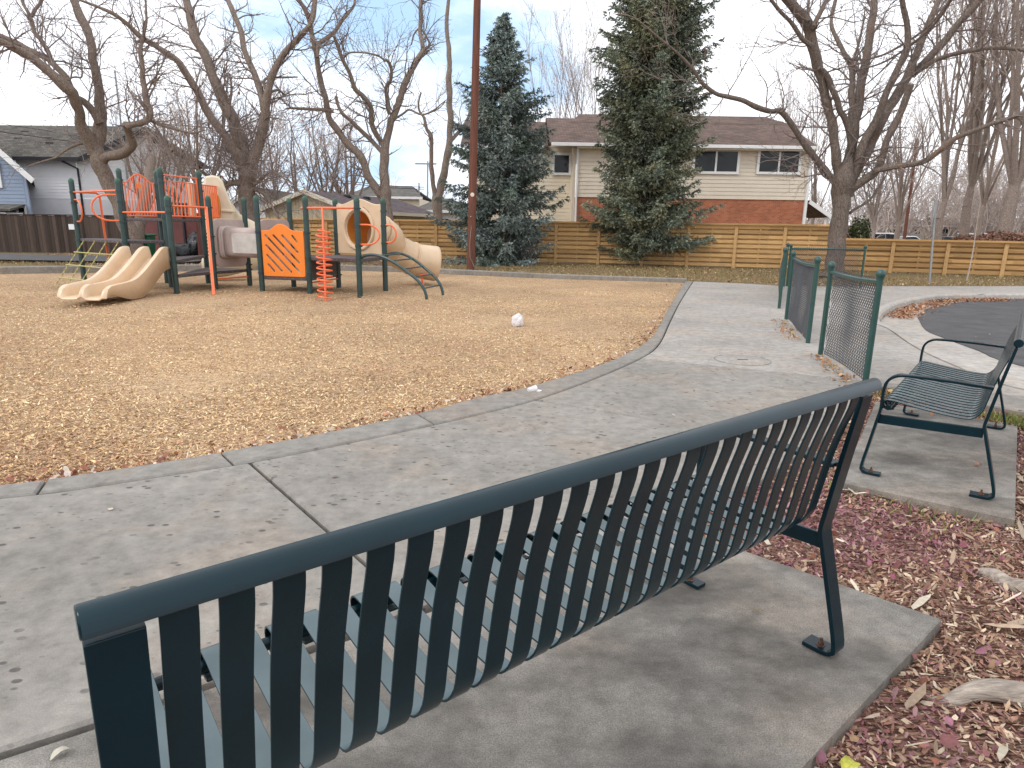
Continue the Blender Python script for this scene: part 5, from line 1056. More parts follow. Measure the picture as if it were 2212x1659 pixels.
tC = [([(946, 640), (946, 560), (944, 515), (940, 470), (939, 451), (939, 415), (939, 378.5), (941, 357), (948, 324), (955.5, 288)], [34, 32, 30, 32, 27, 25, 24, 22, 18, 20], 0, .1),
      ([(938, 490), (917.5, 460), (901, 433), (890, 404), (878, 378), (854, 357), (832.5, 330), (814.5, 306), (803.6, 284.5), (794, 235), (783, 199), (774, 163), (772, 126.6), (763, 90), (756, 54), (749, 32.5), (731, 0), (715, -40)], [22, 22, 20, 19, 20, 20, 17, 16, 16, 15, 14, 14, 14, 13, 13, 13, 9, 8], -1.6, .7),
      ([(755, 52), (763.5, 36), (766, 15), (767, -10)], [8, 8, 7, 6], .2, .5, -1.5), ([(775, 140), (780, 108), (798, 94), (818, 76), (836, 49), (854, 27), (865, 11), (866, -5)], [9, 11, 11, 10, 9, 7, 6, 5], 1.2, 1, -1.3),
      ([(952, 300), (968, 268), (981, 226), (995, 190), (1013, 154), (1031, 126.6), (1031, 108), (1026, 81), (1027, 36), (1028, 0), (1029, -30)], [20, 18, 17, 16, 15, 13, 12, 11, 10, 9, 8], 1.4, .9), ([(1033, 126), (1042, 117), (1049.5, 107), (1035, 80), (1024, 69), (1010, 85), (1004, 110)], [8, 7, 6, 5, 4, 4, 3], .3, 1.5, 1.3),
      ([(938, 357), (915.7, 322), (906.7, 297), (905, 262), (887, 235), (867, 217), (854, 181), (838, 148), (823.5, 108), (814.5, 87)], [16, 14, 14, 13, 12, 12, 11, 10, 9, 7], -1.8, 1), ([(932, 370), (912, 348), (894, 330), (872, 310), (854, 292), (836, 277), (823.5, 253), (820, 237)], [12, 12, 12, 12, 10, 9, 9, 9], .8, .6),
      ([(815, 272), (790, 268), (750, 266), (712, 264), (697, 266)], [10, 9, 8, 5, 4], -.5, 2, -.7), ([(712, 264), (690, 245), (680, 215)], [4, 3, 2], -.2, 3, -1.1),
      ([(951, 280), (945, 253), (943, 213), (954, 195), (955.5, 172), (950, 154), (941, 145)], [10, 9, 9, 9, 8, 8, 6], -.8, 2.4), ([(942, 150), (920, 135), (880, 128), (850, 130), (838, 146)], [6, 5, 4, 4, 3], -.3, 3, -.8), ([(965, 290), (985, 277), (1000, 268), (1030, 280), (1060, 268), (1086, 246)], [6, 6, 5, 5, 4, 2], -.8, 1.5)]
bt('bare_tree', 'slender bare tree forking low, standing behind the tube slide entrance', 'tree', (946, 640), 27.0, tC, M['bark_b'], M['twig'], dict(OA, spawn=5.0, len=(.5, 2.0)), seed=14)
tD = [([(1068, 640), (1068, 580), (1067.6, 541), (1066, 505), (1067, 480)], [32, 29, 28, 27, 30], 0, 0),
      ([(1068, 485), (1076.6, 451), (1087.5, 405.6), (1093, 378), (1097.5, 342), (1100, 306), (1099, 270), (1097, 235), (1094, 199), (1097.5, 163), (1096.5, 126.6), (1093, 90), (1091, 54), (1095, 0), (1097, -40)], [22, 21, 20, 19, 18, 16, 16, 15, 16, 13, 12, 11, 10, 9, 8], .5, .05),
      ([(1098, 350), (1107, 337), (1125.5, 315), (1138, 297), (1150, 270), (1158, 220)], [10, 10, 9, 8, 7, 5], 1.2, 1.2), ([(1063, 485), (1057, 451), (1053, 405.6), (1053, 360), (1051, 330), (1042, 315), (1035, 288), (1024, 270), (1022, 250), (1028, 225)], [14, 13, 12, 11, 11, 9, 7, 6, 5, 4], -.6, .5), ([(1052, 335), (1056, 322)], [5, 3], 0, 0, -.4), ([(1033, 280), (1050, 275), (1075, 262), (1088, 245)], [4, 4, 3, 2], -.3, 1, -.4)]
bt('bare_tree', 'plain twin-stemmed bare tree with smooth grey bark behind the golden fence', 'tree', (1068, 600), 35.5, tD, M['bark_b'], M['twig'], dict(OA, spawn=1.0), seed=21)
OE = dict(OA, rmin=.0055, spawn=4.2, len=(.6, 2.3), bare=.26)
tE = [([(2030, 685), (2038, 660), (2041, 633), (2046, 570), (2051, 506), (2056, 470), (2060, 440), (2063, 420), (2066, 400), (2068, 385)], [70, 52, 47, 46, 48, 54, 56, 50, 34, 14], 0, .1),
      ([(2046, 455), (2033, 439), (1995, 392), (1961.6, 350), (1936, 308), (1906.7, 272), (1881, 272), (1848, 262), (1814, 245), (1776, 236), (1746, 228), (1713, 202.5), (1694, 173), (1659.6, 134.5), (1607, 91), (1547, 43), (1503, 35)], [20, 18, 17, 16, 15, 15, 13, 13, 12, 11, 11, 9, 8, 6, 5, 4, 3], -2.6, .7),
      ([(2050, 440), (2040, 380), (2031, 296), (2015, 236), (2002.6, 183), (1990, 132), (1977, 79), (1965, 50), (1939.6, 19), (1915, -10), (1900, -30)], [26, 24, 22, 22, 24, 26, 27, 26, 24, 22, 20], -1.2, .7),
      ([(1982, 112), (1958.5, 94.6), (1933, 57), (1908, 31.5), (1883, 0), (1870, -20)], [12, 11, 10, 9, 8, 7], -.8, 1.2, -1), ([(1974, 52), (1972.6, 19), (1975, -15)], [9, 8, 7], .4, .6, -1), ([(1985, 66), (1990, 55), (2002.6, 31.5), (2018, 0), (2026, -20)], [12, 12, 12, 11, 10], .8, .6, -1),
      ([(1999, 165), (2014, 178), (2034, 221), (2050, 265), (2064, 292), (2074, 330), (2078, 370)], [10, 14, 15, 15, 15, 15, 14], .75, .4, -.75),
      ([(2062, 440), (2070, 400), (2080, 358), (2092, 274), (2105, 190), (2118, 126.6), (2130, 42), (2135, -10)], [34, 30, 27, 24, 22, 20, 19, 17], 1.4, .5), ([(2080, 330), (2080, 240), (2082, 202.5), (2078, 160), (2058.6, 126.6), (2037.5, 84), (2029, 50.6), (2042, -5)], [18, 17, 16, 15, 12, 10, 9, 9], 2.2, .8, .4), ([(2080, 160), (2095, 110), (2105, 70), (2112, 20)], [7, 6, 5, 3], .5, 1.5, 2.0),
      ([(2075, 450), (2092, 413), (2105, 358.6), (2139, 295), (2160, 236), (2185, 181), (2206, 139), (2217, 84), (2206, 21), (2200, -10)], [24, 24, 22, 20, 18, 18, 17, 15, 13, 12], -.8, .6),
      ([(2085, 430), (2113, 380), (2143, 316), (2172.5, 261.6), (2202, 211), (2223, 169), (2244, 110), (2265, 63), (2290.7, 0), (2300, -25)], [26, 26, 26, 25, 24, 22, 19, 16, 13, 12], .8, .6), ([(2228, 185), (2269.6, 139), (2307.5, 97), (2341, 55), (2375, 21), (2400, -8)], [18, 19, 18, 17, 17, 16], -.6, .8, .6), ([(2236, 178), (2282, 148), (2333, 131), (2383.5, 122), (2438, 116), (2510, 124)], [13, 12, 11, 10, 10, 8], -1.5, 1.4, .5),
      ([(2072, 478), (2080, 460), (2109, 439), (2139, 417.7), (2155.6, 380), (2168, 337.5), (2193.6, 287), (2215, 236), (2223, 205)], [26, 24, 22, 21, 19, 18, 18, 17, 16], -1.0, .4), ([(2128, 424), (2145, 415), (2185, 407), (2248.5, 396.6), (2290.6, 371), (2333, 337.5), (2375, 320.6), (2417, 304), (2459, 291), (2520, 268)], [13, 14, 14, 14, 14, 14, 13, 12, 12, 10], -2.0, 1.2, -.8),
      ([(2076, 520), (2084, 512), (2122, 489), (2147, 455.6), (2164, 426), (2175, 400)], [8, 7, 6, 5, 4, 3], 1.4, 2), ([(2030, 440), (2010, 430), (2000, 405), (1990, 395)], [6, 5, 4, 3], -.8, 2),
      ([(2062, 140), (2090, 146), (2130, 142), (2175, 125), (2240, 85), (2290, 40), (2320, 0)], [5, 5, 5, 6, 6, 6, 6], -2.0, .8, 1.0), ([(2095, 170), (2150, 155), (2210, 120), (2270, 70), (2310, 20), (2330, -20)], [4, 5, 6, 7, 7, 7], -2.2, .8, .6), ([(2110, 210), (2150, 175), (2185, 140)], [3, 4, 4], -1.4, .8, .4)]
bt('bare_tree', 'huge bare tree with a fan of dark limbs in front of the low fence', 'tree', (2035, 670), 22.6, tE, M['bark_e'], M['twig'], OE, seed=33)
# generated trees further off
def wild_tree(name, label, x, ybase, Y, ytop, w0, bk, tw, seed, spread=.35, nl=6, o=None, group=None, leafy=0, lean=0.0, leafcol=None):
    rnd.seed(seed); b = AT(x, ybase, Y); b.z = -.1; H = AT(x, ytop, Y).z; o = dict(dict(step=.5, wob=.10, up=.05, dens=1.15, max=3, rmin=.012, lmin=.4), **(o or {}))
    t = empty(name, (b.x, b.y, 0), label, 'tree', group); big = []; fine = []; segs = []
    r0 = w0*Y/FV*.5
    def stem(p, d, L, r, lvl):
        n = 7
        for i in range(n):
            d = (d+Vector((rnd.gauss(0, .07), rnd.gauss(0, .07), .03))).normalized(); q = p+d*(L/n); ra, rb = r*(1-.7*i/n), r*(1-.7*(i+1)/n); segs.append((tuple(p), tuple(q), ra, rb)); p = q
            if lvl == 0 and i >= 1 or lvl == 1 and i >= 1:
                for _ in range(2 if lvl else max(1, nl//5)):
                    if rnd.random() < (.85 if lvl == 0 else .6):
                        th = rnd.uniform(0, 6.28); a = rnd.uniform(spread*.6, spread*1.7); u = Vector((math.cos(th), math.sin(th), 0)); e = (d*math.cos(a)+u*math.sin(a)).normalized(); Lc = L*(1-.6*i/n)*rnd.uniform(.4, .75)
                        if lvl == 0: stem(p, e, Lc, rb*.6, 1)
                        else: grow(fine, tuple(p), tuple(e), Lc, max(o['rmin'], rb*.5), 1, o)
        grow(fine, tuple(p), tuple(d), L*.3, r*.25, 1, o)
    hb = H*rnd.uniform(.18, .3); top = b+Vector((lean*hb, 0, hb)); segs.append((tuple(b), tuple(b.lerp(top, .12)), r0*1.35, r0*1.02)); mid_ = b.lerp(top, .7)+Vector((rnd.gauss(0, .1), 0, 0)); segs.append((tuple(b.lerp(top, .12)), tuple(mid_), r0*1.02, r0*.85)); segs.append((tuple(mid_), tuple(top), r0*.85, r0*.6)); segs.append((tuple(top), tuple(top+Vector((0, 0, r0*2.5))), r0*.6, r0*.1)); top = top-Vector((0, 0, r0*1.2))
    for k in range(nl):
        th = 6.28*k/nl+rnd.uniform(-.5, .5); a = rnd.uniform(.12, spread); stem(top, Vector((math.cos(th)*math.sin(a)+lean*.5, math.sin(th)*math.sin(a), math.cos(a))).normalized(), (H-hb)*rnd.uniform(.75, 1.0), r0*rnd.uniform(.34, .52), 0)
    V, F = segs_mesh(segs, 7); bulk('trunk', V, F, bk, t, smooth=True)
    V, F = segs_mesh(fine, 3); n_[0] += len(fine)
    cr = bulk('crown', V, F, tw, t)
    if leafy:
        pts = np.array([s_[1] for s_ in fine]); pts = pts[RNG.random(len(pts)) < leafy]; n = len(pts); A_ = RNG.normal(0, 1, (n, 3)); A_ /= np.linalg.norm(A_, axis=1)[:, None]; B_ = np.cross(A_, RNG.normal(0, 1, (n, 3))); B_ /= np.linalg.norm(B_, axis=1)[:, None]; s_ = RNG.uniform(.05, .12, (n, 1))
        VV = np.stack([pts-A_*s_, pts+B_*s_*.6, pts+A_*s_, pts-B_*s_*.6], 1).reshape(-1, 3); cc_ = np.array(leafcol or [(.30, .17, .10), (.24, .13, .08), (.36, .23, .13)]); bulk('dead_leaves', VV, np.arange(4*n).reshape(n, 4), M['leaf'], t, np.repeat(cc_[RNG.integers(0, len(cc_), n)], 4, 0))
    return t
GB = 'bare trees behind the play structure'; K = ['leaf-hung ', 'thin ', 'tangled ', 'twiggy ']
ob = dict(rmin=.010, dens=2.1, step=.42, lmin=.3)
for i, (x, Y, yt, w, lab) in enumerate([(318, 38, 215, 13, 'thicket tree with tan dead leaves right of the elbow limb of the massive tree'), (372, 42, 235, 12, 'bushy bare tree in the thicket above the arched orange barrier'), (438, 36, 150, 17, 'pale straight bare trunk in the thicket above the tower slide hood'), (470, 44, 260, 10, 'low twiggy tree just left of the three-limbed tree'), (600, 40, 225, 11, 'leaf-speckled thicket tree right of the three-limbed tree'), (655, 44, 250, 11, 'brown-leaved twiggy tree above the garage gable'), (705, 46, 235, 12, 'thin bare tree above the garage ridge'), (757, 50, 270, 18, 'stout bare tree behind the garage roof left of the low-forked tree'), (560, 48, 290, 9, 'small distant bare tree above the white outbuilding')]):
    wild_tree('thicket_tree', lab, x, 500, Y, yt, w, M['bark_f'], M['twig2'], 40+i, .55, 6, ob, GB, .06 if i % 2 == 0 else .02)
GH = 'bare trees behind the brick and siding house'
for i, (x, Y, yt, w, lab) in enumerate([(1204, 56, 100, 7, 'slim leafless tree above the left roof edge of the house'), (1254, 58, 62, 7, 'tallest slim leafless tree above the house roof'), (1290, 60, 120, 6, 'slim leafless tree half hidden by the big spruce'), (1705, 52, 165, 8, 'upright leafless tree above the right end of the house roof'), (1758, 54, 200, 8, 'leafless tree between the house roof and the fan-limbed tree')]):
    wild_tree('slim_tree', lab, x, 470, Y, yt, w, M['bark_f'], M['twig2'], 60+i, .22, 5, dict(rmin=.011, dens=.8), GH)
GRR = 'tall bare trees beyond the low fence'
for i, (x, Y, yt, w, ln, lab) in enumerate([(2026, 40, -120, 17, 0, 'pale bare tree whose trunk stands directly behind the street sign'), (2082, 43, -200, 20, -.03, 'tall bare tree second beyond the street sign'), (2108, 55, -60, 14, .02, 'slighter bare tree between two thick trunks beyond the low fence'), (2160, 38, -260, 30, .05, 'thickest bare trunk beyond the low fence at the right edge'), (2260, 42, -200, 30, 0, 'bare tree at the far right edge with limbs reaching into view'), (1935, 60, 210, 12, 0, 'bushy leafless tree beyond the far car park'), (1880, 70, 300, 10, 0, 'small rounded leafless tree over the parked white cars')]):
    wild_tree('tall_bare_tree', lab, x, 530, Y, yt, w, M['bark_f'], M['twig2'], 80+i, .34, 7, dict(rmin=.010, dens=1.45 if yt < 0 else 1.7), GRR, .035 if i in (0, 2, 4) else 0, ln)
# brown wooded slope and thickets far off: one mass
rnd.seed(99); fine = []; o = dict(step=.9, wob=.15, up=.05, dens=.8, max=2, rmin=.022, lmin=.6)
for i in range(1000):
    Y = rnd.uniform(85, 150); x = rnd.uniform(-160, 190)
    if -38 < x*100/Y < -6 and Y < 70: continue
    hh = rnd.uniform(5, 10)*(1+max(0, (x/Y-.40))*3.6); p = (x, Y, 0); 
    for k in range(3): grow(fine, p, (rnd.gauss(0, .22), rnd.gauss(0, .22), 1), hh*rnd.uniform(.6, 1), .10, 0, o)
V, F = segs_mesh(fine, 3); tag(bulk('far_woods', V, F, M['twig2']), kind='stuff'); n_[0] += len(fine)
print('twig segments', n_[0])
# ------------------------------------------------------------------ spruces
def spruce(label, x, yb, Y, H, prof, seed, tint, thin=1.0, lowz=.6, droop=.35):
    rs = np.random.default_rng(seed); b = AT(x, yb, Y); b.z = 0; t = empty('spruce_tree', (b.x, b.y, 0), label, 'tree'); mb = MB()
    tr = float(np.interp(0, [0, 1], [1, 1]))*H*.021; pts = [(b.x+.06*math.sin(z*.7), b.y+.05*math.cos(z*.9), z) for z in np.linspace(-.1, H*.97, 16)]
    mb.tube(pts, [max(.02, tr*(1-.97*i/15)) for i in range(16)], 10); segs = []; SPR = []
    z = lowz
    while z < H-.15:
        f = z/H; R_ = float(np.interp(f, [q[0] for q in prof], [q[1] for q in prof])); nb = int(rs.integers(13, 18)) if f < .9 else 8
        for k in range(nb):
            th = rs.uniform(0, 6.283); L = R_*rs.uniform(.5, 1.2)
            if rs.random() < .10: L *= 1.18
            if rs.random() > thin: continue
            n = max(4, int(L/.19)); zz = z+rs.uniform(-.3, .3); dr = droop*(1-f)*rs.uniform(.6, 1.3); P_ = []
            for i in range(n+1):
                u = i/n; rr = L*u; P_.append(np.array([b.x+math.cos(th)*rr, b.y+math.sin(th)*rr, zz-dr*L*(u-.55*u**3)+(.30*f+.02)*L*u+.10*u*u*L]))
            for i in range(n): segs.append((tuple(P_[i]), tuple(P_[i+1]), .018*(1-i/n)+.005, .018*(1-(i+1)/n)+.005))
            tn = rs.uniform(.6, 1.35); tc_ = np.array(tint[int(rs.integers(0, len(tint)))])*tn
            side = np.array([-math.sin(th), math.cos(th), 0]); fw = np.array([math.cos(th), math.sin(th), 0])
            for i in range(1, n+1):
                u = i/n
                if u < .2: continue
                for s_ in (-1, 1, -1, 1, 0, 0):
                    ll = min((.17+.34*L*(1-u)*.6)*rs.uniform(.6, 1.25), .62)
                    d = fw*rs.uniform(.2, .9)+side*s_*rs.uniform(.4, 1.0)+np.array([0, 0, rs.uniform(-.85, .35)*(1-.4*f)]); d /= np.linalg.norm(d)
                    SPR.append((*(P_[i]+rs.normal(0, .04, 3)), *d, ll, *tc_))
        z += .12+.11*(1-f)*rs.uniform(.6, 1.2)
    V, F = segs_mesh(segs, 4); nv = len(mb.v); mb.add([tuple(p) for p in V], [tuple(f_) for f_ in F]); mb.build('trunk', M['bark_a'], t, True)
    A = np.array(SPR); VV = []; CC = []
    for j in range(6):
        for q in range(3):
            B = A[A[:, 6] > j*.085+.02]; n = len(B); d = B[:, 3:6]; ll = B[:, 6:7]; c_ = B[:, :3]+d*(j*.085+.03)+np.array([0, 0, -.12])*ll*(j/5)**2
            a = rs.normal(0, 1, (n, 3)); a -= d*(a*d).sum(1, keepdims=True); a /= np.linalg.norm(a, axis=1)[:, None]+1e-6
            tip = c_+d*.09*rs.uniform(.7, 1.3, (n, 1))+a*.07*rs.uniform(.6, 1.3, (n, 1)); w_ = np.cross(d, a)*.026; VV.append(np.stack([c_-w_, c_+w_, tip], 1).reshape(-1, 3)); last = B[:, 6] < (j+1)*.085+.02
            CC.append(np.repeat(B[:, 7:10]*np.where(last[:, None], 1.2, rs.uniform(.75, 1.1, (n, 1))), 3, 0))
    VV = np.concatenate(VV); bulk('crown', VV, np.arange(len(VV)).reshape(-1, 3), M['needle'], t, np.concatenate(CC)); print('spruce tris', len(VV)//3)
    return t
SP = [(.18, .225, .21), (.215, .26, .24), (.14, .18, .145), (.25, .29, .265)]
SP2 = [(.19, .22, .155), (.225, .25, .175), (.15, .175, .115), (.22, .22, .135), (.20, .235, .18)]
Hs = AT(1105, 30, 28.6).z
spruce('smaller blue-green spruce with an airy pointed top beside the utility pole', 1082, 570, 28.6, Hs, [(0, 2.3), (.03, 2.5), (.09, 2.65), (.22, 2.3), (.44, 2.1), (.57, 1.8), (.68, 1.5), (.78, .9), (.87, .45), (.94, .15), (1, .04)], 4, SP, .52, .45, .60)
spruce('larger dense dark green spruce rising out of view before the brick house', 1388, 570, 28.8, 12.7, [(0, 1.6), (.04, 1.9), (.15, 2.3), (.27, 1.75), (.38, 1.9), (.5, 1.95), (.62, 1.85), (.75, 1.75), (.82, 1.55), (.91, .75), (1, .05)], 6, SP2, .88, .85, .45)
# shrubs
def shrub(name, label, c, r, h, cols, seed, n=2600, tw=True, cat='shrub', lf=(.04, .1)):
    rs = np.random.default_rng(seed); rnd.seed(seed); t = empty(name, (c[0], c[1], 0), label, cat); segs = []
    for k in range(26): grow(segs, (c[0]+rnd.gauss(0, r*.25), c[1]+rnd.gauss(0, r*.25), 0), (rnd.gauss(0, .5), rnd.gauss(0, .5), 1), h*rnd.uniform(.5, 1), .018, 1, dict(step=.2, wob=.12, up=.03, dens=2.0, max=2, rmin=.009, lmin=.2))
    V, F = segs_mesh(segs, 3); bulk('stems', V, F, M['twig2'], t)
    a = rs.normal(0, 1, (n, 3)); a /= np.linalg.norm(a, axis=1)[:, None]; q = a*rs.uniform(.45, 1, (n, 1))**.4*np.array([r, r, h*.52]); q *= (1+.18*np.sin(q[:, :1]*3.1+seed)+.15*np.sin(q[:, 2:]*4+seed)); q = q+np.array([c[0], c[1], h*.52])
    A_ = rs.normal(0, 1, (n, 3)); A_ /= np.linalg.norm(A_, axis=1)[:, None]; B_ = np.cross(A_, rs.normal(0, 1, (n, 3))); B_ /= np.linalg.norm(B_, axis=1)[:, None]; s_ = rs.uniform(lf[0], lf[1], (n, 1))
    bulk('foliage', np.stack([q-A_*s_, q+B_*s_*.5, q+A_*s_, q-B_*s_*.5], 1).reshape(-1, 3), np.arange(4*n).reshape(n, 4), M['leaf'], t, np.repeat(np.array(cols)[rs.integers(0, len(cols), n)]*rs.uniform(.6, 1.3, (n, 1)), 4, 0)); return t
p = AT(1852, 500, 29.5); shrub('evergreen_shrub', 'rounded shrub, half tan and half dark green, behind the low fence by the fan-limbed tree', (p.x+.2, p.y), .62, 2.0, [(.05, .07, .025), (.07, .085, .03), (.04, .055, .02)], 3); p = AT(1818, 500, 30); shrub('tan_shrub', 'tan twiggy shrub just left of the green one behind the low fence', (p.x, p.y), .75, 1.75, [(.26, .19, .12), (.20, .14, .09)], 5)
p = AT(1030, 455, 40); shrub('evergreen_shrub', 'dark evergreen bush behind the foot of the twin-stemmed tree', (p.x, p.y), 1.2, 3.6, [(.05, .06, .03), (.08, .075, .035)], 9)
for i, (x, Y, r, h, lab) in enumerate([(2150, 31, 1.6, 1.62, 'low red-brown winter hedge behind the fence at the right edge'), (2205, 30, 1.5, 1.55, 'red-brown winter hedge cut off by the right edge of the view'), (2095, 34, 1.0, 1.45, 'small red-brown winter shrub left of the hedge')]):
    p = AT(x, 520, Y); shrub('winter_hedge', lab, (p.x, p.y), r, h, [(.22, .10, .065), (.16, .08, .055), (.28, .15, .10)], 20+i, 2600)
# ------------------------------------------------------------------ poles, wires, signs
pb_ = G(1017, 582); t = empty('utility_pole', (pb_.x, pb_.y, 0), 'tall reddish-brown wooden utility pole with a white oval tag beside the smaller spruce', 'utility pole')
tp = AT(1031, 0, pb_.y); k_ = (tp.x-pb_.x)/tp.z; mb = MB(); mb.tube([(pb_.x+k_*z, pb_.y, z) for z in (-.1, 2, 5, 9, 12)], [.150, .145, .135, .12, .11], 18); mb.build('pole', M['pole'], t, True)
oz = AT(1020, 421, pb_.y).z; mb = MB(); mb.lathe((pb_.x+k_*oz+.0, pb_.y-.152, oz), [(.07, -.012), (.07, 0), (.06, .004)], 20, axis=(0, -1, 0)); o = mb.build('oval_tag', M['cream'], t)
oz = AT(1018, 468, pb_.y).z; mb = MB(); mb.lathe((pb_.x+.01, pb_.y-.155, oz), [(.014, -.01), (.014, .004)], 8, axis=(0, -1, 0)); mb.build('tack', M['white'], t)
mb = MB(); mb.tube([(pb_.x+.03, pb_.y-.16, 1.55), (pb_.x-.03, pb_.y-.165, .9), (pb_.x-.02, pb_.y-.17, .45), (pb_.x+.10, pb_.y-.17, .18), (pb_.x+.16, pb_.y-.14, .05)], .008, 6); mb.build('ground_wire', M['galv'], t, True)
def lamp_pole(name, label, x, yb, Y, yt, w, dx, m, arms=()):
    b = AT(x, yb, Y); tpp = AT(x+dx, yt, Y); t = empty(name, (b.x, b.y, 0), label, 'utility pole'); r_ = w*Y/FV/2; mb = MB(); mb.tube([(b.x, b.y, -.2), (tpp.x, tpp.y, tpp.z)], [r_, r_*.75], 10); mb.build('pole', m, t, True)
    for ya, half in arms: z = AT(x, ya, Y).z; hw = half*Y/FV; mb = MB(); mb.bar((b.x-hw, b.y-.1, z), (b.x+hw, b.y-.1, z), .14, .16); mb.build('crossarm', m, t)
    return t
lamp_pole('utility_pole', 'distant dark wooden utility pole by the parked cars at the right', 1953, 520, 70, 300, 7, 29, M['pole'])
lamp_pole('utility_pole', 'distant grey utility pole with one crossarm left of the twin-stemmed tree', 922, 470, 75, 348, 4, 2, M['galv'], [(354, 22)])
lamp_pole('utility_pole', 'thin distant pale utility pole right of the low-forked bare tree', 905, 470, 66, 395, 4, 0, M['galv'])
sb = G(2008, 612); st_ = AT(2022, 432, sb.y); t = empty('street_sign', (sb.x, sb.y, 0), 'grey steel sign post beyond the turning circle, its sign plate seen edge-on', 'sign'); mb = MB(); mb.bar((sb.x, sb.y, -.1), (st_.x, sb.y, st_.z), .055, .04, up=(0, 1, 0)); mb.build('post', M['galv'], t, False, .004)
mb = MB(); mb.box((st_.x-.02, sb.y, st_.z-.32), (.03, .46, .62), Matrix.Rotation(-.50, 3, 'Z')); mb.build('plate', M['galv'], t, False, .005)
sp_ = G(2088, 606); rnd.seed(4); t = empty('sapling', (sp_.x, sp_.y, 0), 'thin young sapling in the leaf strip before the low fence', 'tree'); mb = MB(); pts = [(sp_.x+.03*math.sin(z*2)+.05*z*.3, sp_.y, z) for z in np.linspace(-.05, 2.6, 8)]; mb.tube(pts, [.028-.0028*i for i in range(8)], 7); mb.build('stem', M['twig2'], t, True)
sg = []
for p in pts[4:]: grow(sg, p, (rnd.gauss(0, .6), rnd.gauss(0, .6), .8), .7, .008, 2, dict(OA, max=3))
V, F = segs_mesh(sg, 3); bulk('twigs', V, F, M['twig2'], t)
def cable(label, pts, Y0, Y1, r=.016):
    n = len(pts); P_ = [AS(x, y, Y0+(Y1-Y0)*i/(n-1)) for i, (x, y) in enumerate(pts)]; mb = MB(); mb.tube([Vector(p) for p in catmull(P_, 5)], r, 6); return tag(mb.build('overhead_cable', M['black'], None, True), label, 'cable', 'overhead cables')
cable('upper thin overhead cable crossing in front of the white house roof', [(-40, 292), (0, 300), (40, 308), (109, 318), (200, 334), (260, 345)], 29, 36, .012); cable('lower thick overhead cable crossing in front of the white house roof', [(-40, 312), (0, 321), (127, 339), (208, 349), (300, 360)], 29, 36, .018)
cable('overhead cable low above the garage roof, upper of two', [(780, 436), (880, 446), (960, 454), (1035, 457)], 56, 60, .03); cable('overhead cable low above the garage roof, lower of two', [(780, 442), (870, 450), (950, 458), (1036, 462)], 56, 60, .03)
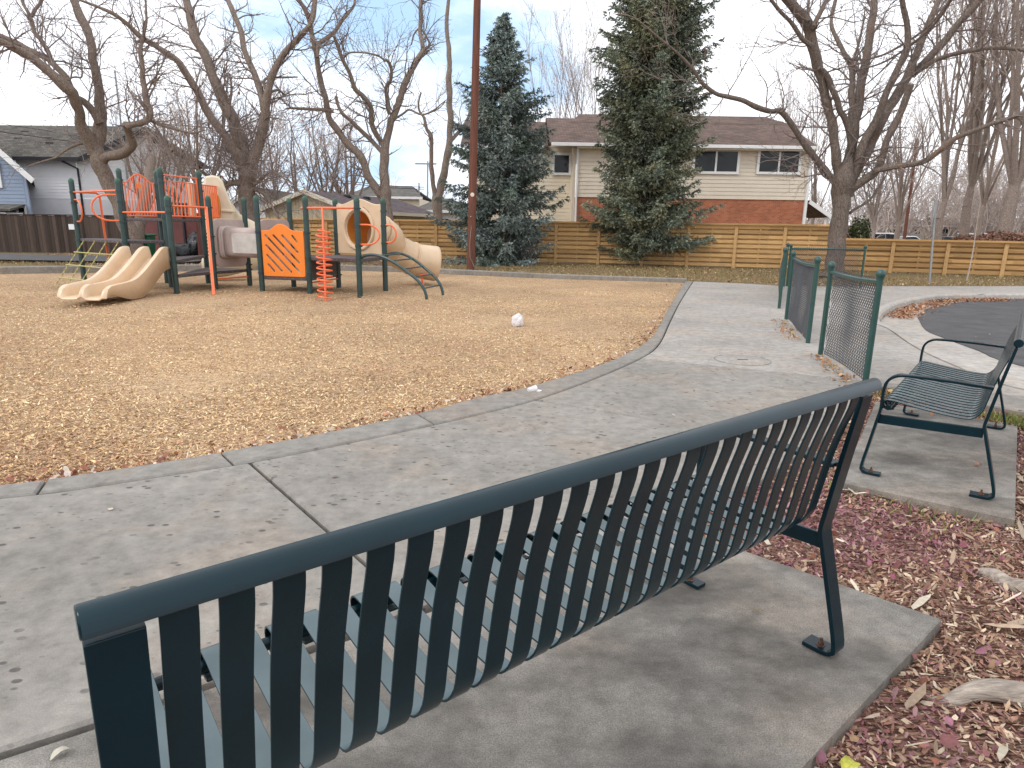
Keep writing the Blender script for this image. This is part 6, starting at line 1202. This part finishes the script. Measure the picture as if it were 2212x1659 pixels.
# ------------------------------------------------------------------ parked cars
def car(label, x, yb, Y, rz, m, L=4.4, H=1.48, kind='hatch', tail=False, zb=-.19):
    p = AT(x, yb, Y); t = empty('parked_car', (p.x, Y, zb), label, 'car', 'cars parked along the far road', rz); w = .86
    low = [(-L/2, .32), (-L/2, .62), (-L/2+.12, .80), (-L*.24, .90), (L*.42, .92), (L/2-.04, .80), (L/2, .55), (L/2-.02, .30)]
    cab = {'hatch': [(-L*.22, .90), (-L*.08, H-.04), (L*.0, H), (L*.34, H-.04), (L*.45, .92)], 'van': [(-L*.30, .90), (-L*.16, H-.05), (-L*.05, H), (L*.44, H-.03), (L*.47, .92)], 'sedan': [(-L*.20, .90), (-L*.05, H-.04), (L*.03, H), (L*.20, H-.05), (L*.36, .93)]}[kind]
    def ext(poly, w0, name, m, top=None, bev=.05):
        n = len(poly); zmx = max(q[1] for q in poly); zmn = min(q[1] for q in poly); mb = MB(); ww = lambda z: w0-(.16*(z-zmn)/(zmx-zmn) if top else 0)
        vs = [(x_, -ww(z), z) for x_, z in poly]+[(x_, ww(z), z) for x_, z in poly]; mb.add(vs, [tuple(range(n)), tuple(reversed(range(n, 2*n)))]+[(i, n+i, n+(i+1) % n, (i+1) % n) for i in range(n)]); o = mb.build(name, m, t, True, bev, True, 3)
        bm = bmesh.new(); bm.from_mesh(o.data); bmesh.ops.recalc_face_normals(bm, faces=bm.faces); bm.to_mesh(o.data); bm.free(); return o
    bd = ext(low, w, 'body', m, None, .08); ext(cab, w-.05, 'cabin', m, True, .06)
    cx = [(q[0]*.93+.01*L, .93+(q[1]-.93)*.86) for q in cab]; mb = MB()
    for s_ in (-1, 1):
        n = len(cx); zz = [q[1] for q in cx]; mb.add([(x_, s_*((w-.05)-.16*(z-.9)/(H-.9)+.008), z) for x_, z in cx], [tuple(range(n))])
    mb.build('side_windows', M['glass'], t, False, 0, True)
    for (a, b_), nm in (((cab[0], cab[1]), 'windscreen'), ((cab[-1], cab[-2]), 'rear_window')):
        s_ = -1 if nm == 'windscreen' else 1; mb = MB(); vs = []
        for f in (.14, .88):
            x_ = a[0]+(b_[0]-a[0])*f+s_*.012; z = a[1]+(b_[1]-a[1])*f+.012; hw = (w-.12)-.16*(z-.9)/(H-.9); vs += [(x_, -hw, z), (x_, hw, z)]
        mb.add(vs, [(0, 1, 3, 2)]); mb.build(nm, M['glass'], t, False, 0, True)
    for xx in (-L*.31, L*.31):
        for s_ in (-1, 1):
            mb = MB(); mb.lathe((xx, s_*(w-.09), .31), [(.2, -.1), (.31, -.1), (.31, .1), (.2, .1)], 18, axis=(0, 1, 0)); wo = mb.build('wheel', M['rubber'], t, True, 0, True)
            mb = MB(); mb.lathe((xx, s_*(w-.09), .31), [(.02, -.105), (.2, -.103), (.2, .103), (.02, .105)], 12, axis=(0, 1, 0)); mb.build('rim', M['galv'], wo, False, 0, True)
    for s_ in (-1, 1):
        mb = MB(); mb.box((L/2-.03, s_*.66, .74), (.08, .28, .16)); mb.build('tail_light', LT if tail else MR, t, False, .02, True)
        mb = MB(); mb.box((-L/2+.06, s_*.64, .68), (.08, .30, .14)); mb.build('headlight', M['white'], t, False, .02, True)
    return t
MR = mat('red_lens', (.35, .02, .015), .3, .1); LT, nt_, b__ = newmat('lit_tail_light'); b__.inputs['Emission Color'].default_value = (1, .10, .03, 1); b__.inputs['Emission Strength'].default_value = 2.2; b__.inputs['Base Color'].default_value = (.5, .03, .02, 1)
cw = mat('white_car_paint', (.72, .73, .75), .25, .04, coat=.8); cs_ = mat('silver_car_paint', (.42, .45, .48), .3, .04, coat=.8); cd = mat('black_car_paint', (.018, .02, .024), .25, .1, coat=.8)
car('white hatchback parked beside the distant dark utility pole', 1915, 520, 72, R(150), cw, 4.5, 1.75, 'van'); car('white car farther left, half hidden by the green shrub', 1868, 518, 78, R(170), cw, 4.4, 1.5, 'sedan')
car('dark car with its red tail light glowing between two bare trunks', 2046, 524, 66, R(-60), cd, 4.5, 1.5, 'sedan', True); car('silver van parked right of the dark car beyond the low fence', 2125, 524, 64, R(165), cs_, 4.8, 1.85, 'van'); car('pale car parked at the far right beyond the thickest trunk', 2200, 520, 74, R(175), cw, 4.5, 1.5, 'sedan'); car('white car parked right of the dark utility pole', 1968, 521, 74, R(175), cw, 4.4, 1.45, 'sedan')
